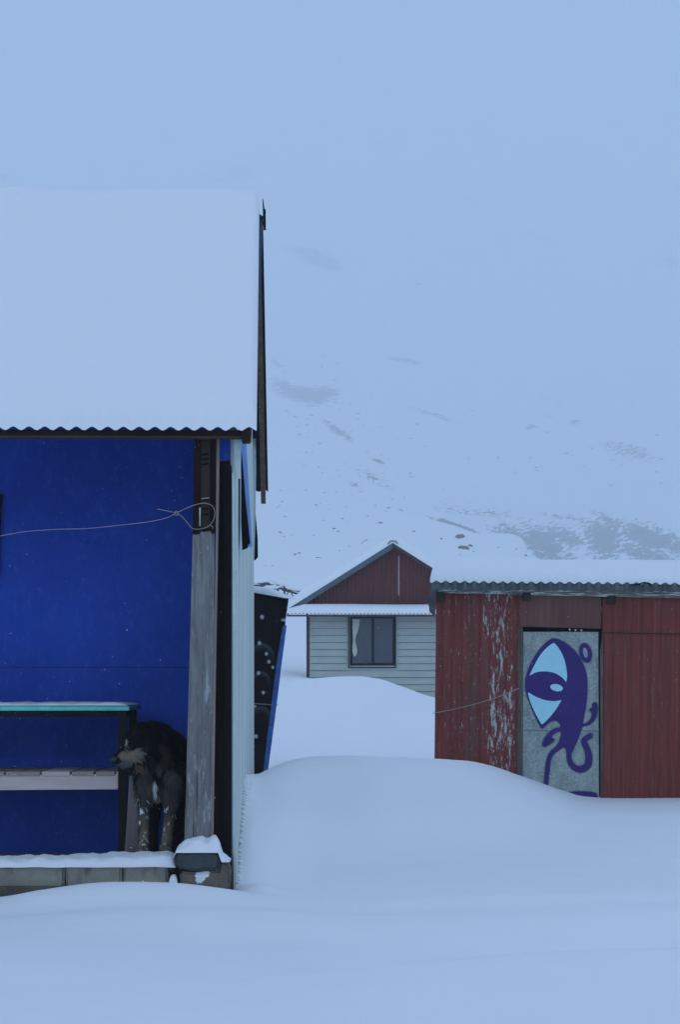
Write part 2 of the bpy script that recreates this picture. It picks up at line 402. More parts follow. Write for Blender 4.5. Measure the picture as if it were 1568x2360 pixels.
row(1180, py=[(-500, 985), (800, 1010), (1000, 1060), (1200, 1120), (1400, 1150), (2200, 1160)])
row(1780, py=[(-500, 800), (800, 835), (1568, 880), (2200, 880)])
row(2550, py=[(-500, 490), (1568, 530), (2200, 530)])
row(3560, py=[(-500, 10), (1568, 20), (2200, 20)])
row(3840, py=[(-500, -130), (2200, -130)])
row(3960, py=[(-500, -150), (2200, -150)])

def height(x, y):
    x = np.asarray(x, float); y = np.asarray(y, float)
    u = CX + F * x / np.maximum(y, 5.0)
    Y = np.stack([r[0](u) for r in ROWS]); Z = np.stack([r[1](u) for r in ROWS])
    H = np.diff(Y, axis=0); D = np.diff(Z, axis=0) / H
    M = np.zeros_like(Z)
    w1 = 2 * H[1:] + H[:-1]; w2 = H[1:] + 2 * H[:-1]
    prod = D[:-1] * D[1:]
    with np.errstate(divide='ignore', invalid='ignore'):
        hm = (w1 + w2) / (w1 / D[:-1] + w2 / D[1:])
    M[1:-1] = np.where(prod > 0, hm, 0)
    yy = np.clip(y, Y[0], Y[-1])
    k = np.clip((yy[None] >= Y).sum(0) - 1, 0, len(ROWS) - 2)
    ar = np.arange(len(yy)); h = H[k, ar]; t = (yy - Y[k, ar]) / h
    return ((1 + 2 * t) * (1 - t) ** 2 * Z[k, ar] + t * (1 - t) ** 2 * h * M[k, ar] + t * t * (3 - 2 * t) * Z[k + 1, ar] + t * t * (t - 1) * h * M[k + 1, ar])
def ground_z(x, y): return float(height(np.array([x]), np.array([y]))[0])

def steps(a, b, d0, g=1.0, dmax=1e9):
    out = [a]; d = d0
    while out[-1] < b: out.append(out[-1] + d); d = min(d * g, dmax)
    out[-1] = b; return out
xs_pos = steps(0, 3.2, .05) + steps(3.2, 320, .06, 1.09, 12)[1:]
xs = np.array([-v for v in reversed(xs_pos[1:])] + xs_pos)
ys = np.array(steps(-60, 3, 3.0) + steps(3, 17, .06)[1:] + steps(17, 145, .08, 1.03, 1.2)[1:])
def terrain(name, X, Y, mat, extra):
    h, w = X.shape
    z = height(X.ravel(), Y.ravel())
    x, y = X.ravel(), Y.ravel()
    z = z + extra(x, y)
    me = bpy.data.meshes.new(name)
    vs = np.stack([x, y, z], 1)
    idx = np.arange(h * w).reshape(h, w)
    fs = np.stack([idx[:-1, :-1].ravel(), idx[:-1, 1:].ravel(), idx[1:, 1:].ravel(), idx[1:, :-1].ravel()], 1)
    me.from_pydata(vs.tolist(), [], fs.tolist()); me.polygons.foreach_set("use_smooth", [True] * len(fs))
    me.materials.append(mat)
    o = bpy.data.objects.new(name, me); COL.objects.link(o); o["kind"] = "structure"
    return o, z
def near_extra(x, y):
    e = np.zeros_like(x)
    for i in range(len(x)):
        a, b = x[i], y[i]
        d = max(b, 4.0)
        am = 1.0 + 1.2 * math.exp(-((b - 27) / 7) ** 2) + 1.5 * min(1, max(0, (b - 40) / 40))
        e[i] = am * (.016 * nz(a * .45, b * .62, 1.3) + .008 * nz(a * 1.1 + 4, b * 1.9, 7) + .0022 * nz(a * 3.5 + b, b * 9, 3)) 
        if -1.5 < a < 3 and 8.5 < b < 11: # kicked-up snow by the corner stones
            q = math.exp(-((a + .36) / .11) ** 2 - ((b - 9.86) / .14) ** 2)
            if q > .01: e[i] += q * (.035 + .05 * fbm(a * 14, b * 14, 2))
        if b > 140.2: e[i] -= .6
    return e
gX, gY = np.meshgrid(xs, ys)
terrain("snow_field", gX, gY, SNOW, near_extra)

# ---- mountain: a fan-shaped sheet with rock bands laid bare
ROCKS = [  # (px, py, rx, ry, tilt, amount)
    (1180, 1232, 60, 22, .30, .72), (1255, 1255, 70, 36, .55, .9), (1300, 1235, 60, 26, .35, .75), (1395, 1240, 55, 44, .7, .95), (1500, 1240, 90, 28, .3, .95),
    (1490, 1278, 110, 24, .3, .8), (1340, 1200, 110, 10, .2, .5), (1050, 1212, 55, 7, .32, .9), (1410, 1205, 50, 14, .5, .8),
    (700, 910, 62, 17, .2, .95), (660, 893, 40, 16, .45, .8), (745, 905, 40, 15, .0, .85), (735, 600, 56, 17, .36, 1.0), (700, 578, 50, 9, .1, .8), (770, 615, 30, 9, .3, .8),
    (558, 398, 34, 20, .1, .75), (500, 412, 60, 6, .05, .6), (10, 408, 30, 9, 0, .6), (885, 215, 24, 18, .3, .5), (880, 330, 36, 14, .6, .5), (1240, 545, 50, 10, .3, .5), (1545, 600, 30, 20, .6, .55), (1090, 465, 30, 8, .6, .5),
    (935, 830, 38, 6, .15, .72), (960, 838, 20, 5, .5, .7), (640, 840, 30, 10, .5, .5), (1000, 955, 60, 5, .3, .6), (775, 990, 34, 8, .55, .8), (800, 1005, 20, 8, .9, .7),
    (1450, 1040, 60, 20, .2, .52), (870, 1062, 16, 4, .35, .9), (1325, 974, 16, 4, 0, .9), (1227, 984, 14, 4, 0, .9), (1255, 996, 10, 3, 0, .9), (380, 325, 40, 10, .2, .45), (1270, 960, 10, 3, 0, .6),
    (1100, 1180, 100, 12, .1, .45), (860, 1100, 60, 14, .5, .45), (820, 1120, 30, 8, .6, .5)]
pxs = np.concatenate([np.linspace(-3200, -260, 60), np.arange(-250, 1820, 5.0), np.linspace(1850, 4800, 60)])
myr = np.array(steps(140, 3960, 1.2, 1.0075, 20.0))
mP, mY = np.meshgrid(pxs, myr); mX = (mP - CX) * mY / F
def far_extra(x, y):
    e = np.zeros_like(x)
    for i in range(len(x)):
        a, b = x[i], y[i]; k = min(1, (b - 140) / 60)
        e[i] = k * (b * .0016 * fbm(a * .0125, b * .009, 3, 3) + b * .0009 * fbm(a * .05, b * .033, 5, 3))
    return e
def m_mountain():
    t = NT("mountain_snow_and_rock")
    at = t.n.new("ShaderNodeAttribute"); at.attribute_name = "rock"
    mp = t.n.new("ShaderNodeMapping"); t.l.new(t.coord((1, .3, 1), (0, R(28), 0)), mp.inputs[0]); mp.inputs['Scale'].default_value = (.15, .12, .62)
    n1 = t.noise(mp.outputs[0], 1.0, 8, .72, .4)
    n2 = t.noise(t.coord((.9, .2, .5)), .9, 6, .7)
    n3 = t.noise(t.coord((.05, .015, .05)), 1.0, 3, .5)
    f = t.math('ADD', t.math('MULTIPLY', at.outputs['Fac'], .25), t.math('ADD', t.math('MULTIPLY', n1, .72), t.math('ADD', t.math('MULTIPLY', n2, .18), t.math('MULTIPLY', n3, .1))))
    f = t.math('MULTIPLY', t.ramp(f, [(.60, 0.), (.66, 1.)]), t.mr(at.outputs['Fac'], .10, .3))
    rk = t.mix(n2, (.025, .024, .026), (.06, .057, .06))
    t.col(t.mix(f, (.87, .88, .89), rk)); return t.fin(.9, .1)
mo, mz = terrain("mountain", mX, mY, m_mountain(), far_extra)
ppx, ppy = mP.ravel(), HY - (mz - EYE) * F / mY.ravel()
am = np.zeros(len(mz))
for (cx, cyy, rx, ry, tl, k) in ROCKS:
    c, s_ = math.cos(tl), math.sin(tl)
    dx, dy = ppx - cx, ppy - cyy
    a, b = (dx * c + dy * s_) / rx, (-dx * s_ + dy * c) / ry
    am = np.maximum(am, (k + (.10 if cyy < 1000 else .06)) * np.exp(-(a * a + b * b) * .8))
am[mY.ravel() < 580] *= .0
am[(ppx < -150) | (ppx > 1720)] = .15
at = mo.data.attributes.new("rock", 'FLOAT', 'POINT'); at.data.foreach_set("value", am)

# ---- boulders poking out of the snow on the slope
def boulder_mesh(k):
    bm = bmesh.new(); bmesh.ops.create_icosphere(bm, subdivisions=2, radius=1)
    for v in bm.verts:
        n = 1 + .35 * fbm(v.co.x * 1.3 + k * 9, v.co.y * 1.3, v.co.z * 1.3, 3)
        v.co = Vector((v.co.x * n * 1.25, v.co.y * n * .8, v.co.z * n * .5))
    me = bpy.data.meshes.new("boulder"); bm.to_mesh(me); bm.free(); me.materials.append(ROCK); return me
BM = [boulder_mesh(k) for k in range(7)]
def slope_point(px, py):
    """first terrain point on the sight line, from 60 m on"""
    y = np.geomspace(50, 3800, 1500); x = (px - CX) * y / F
    z = height(x, y); a = HY - (z - EYE) * F / y
    i = np.argmax(a <= py)
    return (x[i], y[i], z[i]) if a[i] <= py else None
def boulder(px, py, wpx, asp=1.0, lab='dark boulder poking out of the snowy mountainside', grp='boulders scattered on the snowy slope'):
    q = slope_point(px, py)
    if q is None: return
    r = wpx * q[1] / F / 2.4
    o = bpy.data.objects.new("boulder", random.choice(BM)); COL.objects.link(o)
    o.location = (q[0], q[1], q[2] + .1 * r); o.scale = (r, r, r * asp); o.rotation_euler = (random.uniform(-.3, .3), random.uniform(-.25, .35), random.uniform(-.5, .5))
    tag(o, lab, "boulder", grp)
SPOTS = [(965, 657, 15), (680, 962, 12), (765, 1105, 12), (800, 1120, 8), (868, 1063, 16), (850, 1085, 6), (905, 1130, 6), (992, 1152, 11), (1080, 1057, 7), (1060, 825, 7),
         (955, 1225, 8), (1062, 1237, 22), (1070, 1265, 26), (1085, 1258, 12), (1060, 1280, 9), (1093, 1272, 8), (1018, 1242, 7), (735, 1287, 13), (690, 1275, 8), (680, 1278, 7), (780, 1225, 6), (715, 1250, 7),
         (655, 1238, 7), (612, 1305, 8), (630, 1305, 7), (760, 1175, 5), (1155, 957, 7), (1325, 974, 18), (1227, 984, 16), (1255, 997, 14), (1175, 998, 10), (1320, 1050, 6), (1350, 1075, 7), (1240, 1085, 6),
         (1525, 1060, 12), (1100, 1290, 6), (1150, 1262, 5), (1190, 1266, 5), (1213, 1280, 8), (845, 1245, 6), (877, 1205, 12), (790, 1196, 6), (705, 1130, 7), (640, 1170, 6), (1410, 1120, 6), (1290, 930, 6)]
for (a, b, w) in SPOTS: boulder(a, b, w, random.uniform(.6, 1.1))
for k in range(250):
    if random.random() < .55: a, b = random.gauss(760, 130), random.gauss(1080, 110)
    else: a, b = random.uniform(640, 1600), random.gauss(1020, 120)
    if a < 625 or b > 1300 or b < 680 or (a > 980 and b > 1190): continue
    boulder(a, b, random.choice((3.5, 4, 5, 5.5, 6.5, 7.5, 10)), random.uniform(.5, 1.1))

# ------------------------------------------------------------------ shared shapes
PITCH = .076
def wave(x, pitch=PITCH, amp=.0095): return amp * math.cos(2 * math.pi * x / pitch)
def snow_slab(mb, x0, x1, nx, y0, y1, ny, base, thick, edge=(.12, .12, .12, .12), seed=0, lump=.01, ls=5.0):
    """snow lying on base(x,y); rounded at its edges (left,right,front,back)"""
    top, bot = [], []
    def cosgrid(a, b, n):  # denser at both ends
        return [a + (b - a) * (.5 - .5 * math.cos(math.pi * i / n)) if n < 200 else a + (b - a) * i / n for i in range(n + 1)]
    X, Y = cosgrid(x0, x1, nx), cosgrid(y0, y1, ny)
    for y in Y:
        rt, rb = [], []
        for x in X:
            def q(d, r): 
                if r <= 0: return 1.0
                t = min(1, max(0, d / r)); return math.sqrt(max(0, 1 - (1 - t) ** 2))
            e = min(q(x - x0, edge[0]), q(x1 - x, edge[1]), q(y - y0, edge[2]), q(y1 - y, edge[3]))
            b = base(x, y); h = thick(x, y) if callable(thick) else thick
            h = max(.004, e * (h + lump * fbm(x * ls + seed, y * ls, seed)))
            rt.append((x, y, b + h)); rb.append((x, y, b + .0012))
        top.append(rt); bot.append(rb)
    mb.grid(top, True); mb.grid(bot, True, True)
    # skirts
    for a, b in ((top[0], bot[0]), (top[-1], bot[-1])): mb.grid([a, b], True)
    for i in (0, -1): mb.grid([[r[i] for r in top], [r[i] for r in bot]], True)
    return mb
def sheet(mb, xs, rows, thick=.004, amp=.0095):
    """corrugated along x; rows = list of (y,z) down the slope, wave added along z (or y when steep)"""
    up, dn = [], []
    for j, (y, z) in enumerate(rows):
        a, b = rows[max(0, j - 1)], rows[min(len(rows) - 1, j + 1)]
        t = Vector((0, b[0] - a[0], b[1] - a[1])).normalized(); n = Vector((0, -t.z, t.y))
        if n.z < 0: n = -n
        up.append([Vector((x, y, z)) + n * wave(x, PITCH, amp) for x in xs]); dn.append([Vector((x, y, z)) + n * (wave(x, PITCH, amp) - thick) for x in xs])
    mb.grid(up); mb.grid(dn, True, True); mb.grid([up[0], dn[0]], False); mb.grid([up[-1], dn[-1]], False)
    for i in (0, -1): mb.grid([[r[i] for r in up], [r[i] for r in dn]], False)
    return mb
def frange(a, b, d): n = max(1, round((b - a) / d)); return [a + (b - a) * i / n for i in range(n + 1)]

# ================================================================== blue cabin (near, left)
BF = Frame((-.519, 10.0, 0.0), R(1.23))
cabin = empty("blue_cabin", BF, "bright blue cabin with snowy roof, porch and peeling pale side wall, nearest building", "cabin")
W_Y = 1.30                                    # porch depth: the blue front wall
XL = -4.2                                     # how far the cabin runs out of the picture
# front wall
MB().box(XL, -.03, W_Y, W_Y + .06, .05, 2.75).build("wall", BLUE, cabin)
MB().box(XL, -.03, W_Y - .012, W_Y - .003, .05, .10).build("skirting", m_flat("grey_skirting", (.13, .12, .115), .2), cabin)
p = BF.at(4, 1140, W_Y - .02); q = BF.at(4, 1332, W_Y - .02)
wf = MB().prism([Vector((p.x - .75, W_Y - .03, p.z)), Vector((p.x, W_Y - .03, p.z)), Vector((p.x - .012, W_Y - .03, (p.z + q.z) / 2)), Vector((q.x - .016, W_Y - .03, q.z)), Vector((p.x - .75, W_Y - .03, q.z))], .028).build("shutter", m_wood("black_shutter_wood", (.010, .009, .009), (.022, .018, .016), 'z'), cabin)
MB().box(XL, -.02, .12, 4.32, .02, .085).build("porch_floor", m_wood("porch_boards", (.05, .04, .035), (.12, .10, .09), 'x'), cabin)
# back and far side so that the cabin is closed
MB().box(XL, -.03, 4.24, 4.30, .05, 2.0).build("wall", PALE, cabin)
# side wall of vertical pale sheets, corrugation standing up
def side_sheet(y0, y1, z0, z1, x=0.0, d=.0095):
    yy = frange(y0, y1, .0095); up, dn = [], []
    for z in (z0, z1 if not callable(z1) else 0):
        pass
    zt = z1 if callable(z1) else (lambda y: z1)
    mb = MB()
    a = [[(x + wave(y, PITCH, .009) + .004 * fbm(y * 3, z0), y, z0) for y in yy], [(x + wave(y, PITCH, .009), y, zt(y)) for y in yy]]
    b = [[(v[0] - .012, v[1], v[2]) for v in r] for r in a]
    mb.grid(a); mb.grid(b, True, True); mb.grid([a[0], b[0]], False); mb.grid([a[1], b[1]], False)
    for i in (0, -1): mb.grid([[a[0][i], a[1][i]], [b[0][i], b[1][i]]], False)
    return mb
EZ, RZ, EY0, RY, EY1 = 2.27, 3.84, -.12, 2.20, 4.42     # eave z, ridge z, eave/ridge/rear eave y
def roof_z(y):
    return EZ + (RZ - EZ) * (y - EY0) / (RY - EY0) if y <= RY else RZ - (RZ - EZ) * .91 * (y - RY) / (EY1 - RY)
side_sheet(.0, 4.30, -.1, lambda y: roof_z(y) - .05).build("side_wall", PALE, cabin)
MB().box(-.05, -.016, .012, 4.29, -.1, 2.1).build("side_wall_lining", BLACKIN, cabin)
# narrow pale strip and light edge at the corner, blue board and brown corner board beside the post
def quad(fr, pts, y, depth, name, mat, par, bevel=.002):
    return MB().prism([fr.at(a, b, y) for a, b in pts], depth).build(name, mat, par, bevel=bevel)
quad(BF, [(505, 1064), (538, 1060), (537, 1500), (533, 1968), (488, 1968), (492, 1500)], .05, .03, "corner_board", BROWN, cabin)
quad(BF, [(504, 1008), (541, 1008), (540, 1060), (505, 1064)], .055, .03, "corner_board", BLUE, cabin)
quad(BF, [(539, 1008), (556, 1008), (555, 1104), (547, 1102), (541, 1070)], -.012, .008, "corner_strip", PALESTRIP, cabin)
quad(BF, [(534.5, 1090), (541, 1092), (543, 1500), (541, 1968), (537, 1968), (537.5, 1500)], -.006, .012, "corner_strip", PALESTRIP, cabin)
# post: dark upper half with a slotted batten, weathered plywood below, raw edge strip on the right
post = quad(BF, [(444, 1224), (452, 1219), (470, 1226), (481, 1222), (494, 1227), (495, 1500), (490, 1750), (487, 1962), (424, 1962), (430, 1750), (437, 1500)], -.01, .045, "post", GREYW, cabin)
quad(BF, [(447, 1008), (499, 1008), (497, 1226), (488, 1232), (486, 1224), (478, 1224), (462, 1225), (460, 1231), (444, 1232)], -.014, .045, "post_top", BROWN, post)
bt = MB(); bt.prism([BF.at(a, b, -.028) for a, b in [(464, 1008), (484, 1008), (484, 1216), (463, 1216)]], .013)
bt.build("batten", m_wood("batten_brown", (.040, .026, .022), (.062, .042, .036), 'z'), post)
for py in (1046, 1057, 1068, 1150, 1172, 1184): quad(BF, [(464, py), (481, py - 2), (481, py + 3), (464, py + 4)], -.031, .002, "slot", BLACKIN, post, 0)
nl = MB(); nl.prism([BF.at(a, b, -.033) for a, b in [(459, 1170), (462.5, 1170), (461.5, 1212), (459.5, 1212)]], .02); nl.prism([BF.at(a, b, -.033) for a, b in [(464, 1148.5), (482, 1146.5), (482, 1148), (464, 1150)]], .004)
nl.build("staple", m_flat("bare_metal", (.5, .52, .5), .2, .4), post)
quad(BF, [(499, 1008), (506, 1008), (503, 1225), (498, 1500), (494, 1750), (491, 1964), (485, 1964), (489, 1750), (494, 1500), (497, 1225)], -.016, .055, "edge_strip", PINKEDGE, post)
# eave beam and its end block
l, r_ = BF.at(-900, 990, -.10), BF.at(558, 990, -.10)
zb = BF.at(300, 1006.5, -.10).z
fb = MB().box(XL, r_.x, -.10, -.04, zb, EZ - .008).build("fascia_board", BROWNX, cabin)
MB().box(XL, r_.x + .002, -.106, -.034, zb - .004, zb + .004).build("fascia_edge", m_wood("fascia_edge_wood", (.05, .035, .028), (.12, .09, .075), 'x'), fb)
e0, e1 = BF.at(557, 985, -.125), BF.at(575.5, 1015, -.125)
MB().box(e0.x, e1.x, -.125, .02, e1.z, EZ - .002).build("beam_end", m_wood("rusty_beam_end", (.022, .012, .009), (.045, .024, .018), 'y'), cabin, bevel=.003)
# roof: front slope corrugated, rear slope seen from below past the gable
XR = .105
xs_r = frange(XL, XR, PITCH / 8)
rf = sheet(MB(), xs_r, [(y, roof_z(y)) for y in np.linspace(EY0, RY, 6)]).build("roof", ROOFB, cabin)
sheet(MB(), xs_r, [(y, roof_z(y)) for y in np.linspace(RY + .002, EY1, 6)]).build("roof_back", NAVYSHEET, cabin)
snow_slab(MB(), XL, XR + .005, 1, EY0 - .015, RY - .01, 1, lambda x, y: roof_z(y), .1)  # (shape tested below)
def cab_thick(x, y): return .115 + .05 * (y - EY0) / (RY - EY0) + .03 * nz(x * .9, y * .9, 4) - .018 * max(0, (.35 - (y - EY0))) / .35
sm = MB()
X = frange(XL, XR + .012, PITCH / 6)
ysn = [EY0 - .012, EY0 - .012, EY0, EY0 + .02, EY0 + .05, EY0 + .1, EY0 + .18] + list(np.linspace(EY0 + .3, RY + .25, 22))
def snow_roof(mb, X, Y, zf, th, edge_f, edge_x0, edge_x1, wavy=True, pull=None):
    top, bot = [], []
    for j, y in enumerate(Y):
        rt, rb = [], []
        for x0_ in X:
            x = x0_ - (pull(y) * max(0, 1 - (X[-1] - x0_) / .15) if pull else 0)
            t = min(1, max(0, (y - Y[0]) / edge_f)); e = math.sqrt(1 - (1 - t) ** 2)
            for d, r in ((x0_ - X[0], edge_x0), (X[-1] - x0_, edge_x1)):
                if r: t = min(1, max(0, d / r)); e = min(e, .25 + .75 * math.sqrt(1 - (1 - t) ** 2))
            b = zf(y) + (wave(x) if wavy else 0) + .0015
            jag = .012 * fbm(x * 9, y * 9, 8) * (1 if y < Y[0] + .15 else .25)
            sm = zf(y) + .0015 + (b - zf(y) - .0015) * max(0., 1 - (y - Y[0]) / .06)
            rt.append((x, y, max(b + .004, sm + max(.004, e * th(x, y) + jag * e)))); rb.append((x, y, b))
        top.append(rt); bot.append(rb)
    mb.grid(top); mb.grid(bot, True, True); mb.grid([top[0], bot[0]]); mb.grid([top[-1], bot[-1]])
    for i in (0, -1): mb.grid([[q[i] for q in top], [q[i] for q in bot]])
    return mb
def cab_snow_z(y): return roof_z(y) if y < RY else RZ - (y - RY) * .15
snow_roof(sm, X, ysn[1:], cab_snow_z, cab_thick, .13, 0, .035, True, lambda y: .005 + .030 * min(1, max(0, (y - EY0) / (RY - EY0)))).build("roof_snow", SNOW, cabin)
# barge boards along the gable
def barge(y0, y1, x0, x1, up, dn, name, mat):
    pts = [(x0, y0, roof_z(y0) + up), (x0, y1, roof_z(y1) + up), (x0, y1, roof_z(y1) - dn), (x0, y0, roof_z(y0) - dn)]
    return MB().prism([Vector(p) for p in pts], Vector((x1 - x0, 0, 0))).build(name, mat, cabin)
barge(RY + .03, EY1 - .02, .055, .088, -.02, .11, "barge_board", BROWNM)
barge(EY0 + .05, RY - .03, .055, .085, -.02, .10, "barge_board", BROWNM)
rc = MB().prism([Vector(p) for p in [(XR + .002, RY - .03, roof_z(RY) + .03), (XR + .002, RY + .02, roof_z(RY) + .03), (XR + .002, RY + .09, roof_z(RY) - .07), (XR + .002, RY - .09, roof_z(RY) - .07)]], Vector((.014, 0, 0)))
rc.tube([(XR + .006, RY, roof_z(RY) - .02), (XR + .004, RY, roof_z(RY) + .04), (XR - .002, RY, roof_z(RY) + .10)], [.008, .006, .002], 6)
rc.build("ridge_cap", BLACKIN, cabin)
# peeling blue sheet on the side wall with a black piece for the shadowed gap behind it, and the dark flap further back
bs = MB(); cols = [(0, .55), (.25, .55), (.5, .6), (.75, .65), (1, .7)]
L, Rr = [], []
for t in np.linspace(0, 1, 10):
    py = 1012 + (1262 - 1012) * t
    a = BF.at(556 + 15 * t ** 1.6 - 1, py, .45); b = BF.at(567 + 13.5 * t, py - 6 * t, .75)
    L.append(a); Rr.append(b)
g = [[L[i] + (Rr[i] - L[i]) * k / 4 + Vector((.012 * math.sin(k / 4 * math.pi), 0, 0)) for k in range(5)] for i in range(len(L))]
g2 = [[p - Vector((.004, 0, 0)) for p in q] for q in g]
bs.grid(g); bs.grid(g2, True, True); bs.grid([g[0], g2[0]]); bs.grid([g[-1], g2[-1]])
for i in (0, -1): bs.grid([[q[i] for q in g], [q[i] for q in g2]])
bs.build("loose_sheet", LBLUE, cabin)
quad(BF, [(555.5, 1030), (559, 1060), (566, 1150), (577, 1252), (572, 1256), (571, 1263), (558, 1268), (555.5, 1200)], .40, .012, "sheet_gap_shadow", BLACKIN, cabin)  # flat black piece stands for the shadow in the gap
quad(BF, [(584, 1165), (588, 1172), (594, 1240), (594.5, 1284), (588, 1291), (581, 1288), (586, 1280)], 4.30, .03, "loose_flap", BLACKIN, cabin)
quad(BF, [(576, 1010), (584, 1080), (586, 1170), (583, 1280), (586, 1282), (589, 1180), (590, 1090), (590, 1010)], 3.9, .02, "side_strip", PALESTRIP, cabin)
def rough_stone(pts, y, depth, fr, name, mat, parent=None, jit=.012, cut=3, seed=1):
    bm = bmesh.new(); f = [bm.verts.new(fr.at(a, b, y)) for a, b in pts]; fa = bm.faces.new(f)
    ex = bmesh.ops.extrude_face_region(bm, geom=[fa]); bmesh.ops.translate(bm, verts=[v for v in ex['geom'] if isinstance(v, bmesh.types.BMVert)], vec=(0, depth, 0))
    bmesh.ops.bevel(bm, geom=bm.edges[:], offset=.012, segments=2, affect='EDGES')
    bmesh.ops.triangulate(bm, faces=bm.faces[:]); bmesh.ops.subdivide_edges(bm, edges=bm.edges[:], cuts=cut, use_grid_fill=True)
    for v in bm.verts: v.co += Vector((nz(v.co.x * 9, v.co.y * 9, v.co.z * 9 + seed), nz(v.co.x * 9 + 5, v.co.y * 9, v.co.z * 9 + seed), nz(v.co.x * 9, v.co.y * 9 + 7, v.co.z * 9 + seed))) * jit
    bmesh.ops.recalc_face_normals(bm, faces=bm.faces)
    me = bpy.data.meshes.new(name); bm.to_mesh(me); bm.free(); me.materials.append(mat)
    me.polygons.foreach_set("use_smooth", [False] * len(me.polygons))
    o = bpy.data.objects.new(name, me); COL.objects.link(o)
    o.matrix_world = fr.M
    if parent: o.parent = parent; o.matrix_world = fr.M
    return o
# ledge of cast blocks in front of the porch
for k, (a, b, t0, t1) in enumerate([(-1180, -421, 1993, 1993), (-420, 148, 1992, 1990), (150, 281, 1990, 1991), (283, 434 * .985, 1991, 1988)]):
    if k == 3: b = 388
    y_ = -.14 + .005 * (k % 2)
    o = rough_stone([(a, t0 + 2), (a + 5, t0), (a * .6 + b * .4, (t0 + t1) / 2 + 1), (b - 6, t1), (b - .5, t1 + 3), (b - 1, 2078), (a + 1, 2078)], y_, .27, BF, "foundation_block", CONC, None, .006, 3, 11 + k)
    o.parent = cabin; o.matrix_parent_inverse = Matrix.Identity(4); o.matrix_basis = Matrix.Identity(4)
A, B = BF.at(-1180, 2045, -.17), BF.at(150, 2043, -.17)
MB().box(A.x, B.x, -.17, -.142, -.2, A.z).build("footing", m_stone("dark_footing", (.10, .09, .07)), cabin, bevel=.008)
# snow on the ledge
A, B = BF.at(-1170, 1990, -.13), BF.at(405, 1990, -.13); zl = BF.at(200, 1990, -.13).z
def ledge_th(x, y):
    px = (x - A.x) / (B.x - A.x)
    return .020 + .006 * nz(x * 3, y * 3) + .022 * max(0, min(1, (x + 1.3) / 1.0))
snow_slab(MB(), A.x, B.x, 300, -.155, .16, 26, lambda x, y: zl - .006 - .012 * max(0, (-.11 - y) / .045) + .004 * nz(x * 9, y), ledge_th, (.05, .05, .04, .05), 3, .011, 15).build("ledge_snow", SNOW, cabin)

# stones carrying the post
ds = rough_stone([(403, 1968), (409, 1964), (495, 1963), (504, 1970), (502, 2003), (490, 2007), (470, 2004), (440, 2007), (402, 2003)], -.21, .17, BF, "stone", DSTONE)
tag(ds, "dark slate grey block under a cap of snow at the foot of the post", "stone")
ts = rough_stone([(412, 2009), (500, 2008), (503, 1985), (519, 1986), (529, 2010), (529, 2075), (414, 2075)], -.19, .20, BF, "stone", TSTONE, seed=5)
tag(ts, "tan stone flecked with snow lying under the dark grey block", "stone")
s3 = rough_stone([(386, 1998), (400, 1996), (402, 2006), (398, 2012), (386, 2010)], -.15, .1, BF, "stone", DSTONE, seed=8, jit=.006, cut=1)
tag(s3, "small dark stone wedged between the concrete ledge and the dark block", "stone")
ns = BF.at(455, 1964, -.2)
A, B = BF.at(399, 1964, -.2), BF.at(530, 1964, -.2)
prof = pchip([398, 410, 430, 455, 478, 486, 494, 505, 520, 531], [.010, .032, .056, .068, .060, .072, .076, .048, .022, .010])
def cap_th(x, y):
    px = 399 + (x - A.x) / (B.x - A.x) * 131
    return float(prof(np.array([px]))[0]) * (1 - .25 * abs(y + .1) / .15)
def cap_base(x, y):
    px = 399 + (x - A.x) / (B.x - A.x) * 131
    return A.z - .003 - .045 * max(0, min(1, (px - 503) / 8)) - .03 * max(0, min(1, (406 - px) / 8))
cap = snow_slab(MB(), A.x, B.x, 70, -.225, -.018, 30, cap_base, cap_th, (.05, .04, .06, .01), 5, .012, 18).build("snow_cap", SNOW)
cap.parent = ds
sc_ = snow_slab(MB(), BF.at(389, 2040, -.17).x, BF.at(409, 2040, -.17).x, 16, -.175, -.13, 10, lambda x, y: BF.at(400, 2040, -.17).z + .0, lambda x, y: .05 + .02 * nz(x * 30, y * 9), (.02, .02, .02, .01), 2, .012, 25).build("snow_cap", SNOW)
sc_.parent = ts

# twine from the left to the post
TW = lambda px, py, y: BF.at(px, py, y)
pts = [(-760, 1222, 1.2), (-420, 1262, .7), (-150, 1256, .2), (-40, 1241, .06), (0, 1235, .04), (60, 1225, .03), (130, 1220, .02), (200, 1218, .01), (270, 1211, .0), (340, 1203, -.02), (385, 1193, -.03), (405, 1183, -.04), (430, 1171, -.04), (455, 1162, -.045), (475, 1160, -.05), (490, 1167, -.055), (495, 1182, -.055), (491, 1200, -.055), (480, 1213, -.055), (462, 1219, -.05), (444, 1218, -.04), (432, 1205, -.04), (420, 1191, -.04), (408, 1183, -.045), (392, 1179, -.045), (362, 1173, -.05)]
tw = MB().tube(catmull([TW(*q) for q in pts], 6), .0016)
kn = [TW(407 + 5 * math.cos(a), 1183 + 5 * math.sin(a), -.046) for a in np.linspace(0, 6.0, 10)]
tw.tube(kn, .0018); tw.tube([TW(484, 1210, -.056), TW(490, 1214, -.06), TW(490, 1219, -.058)], .0018)
tw = tw.build("twine", TWINE); tw.matrix_world = BF.M
tag(tw, "pale twine strung across the blue porch wall and knotted round the post", "string")

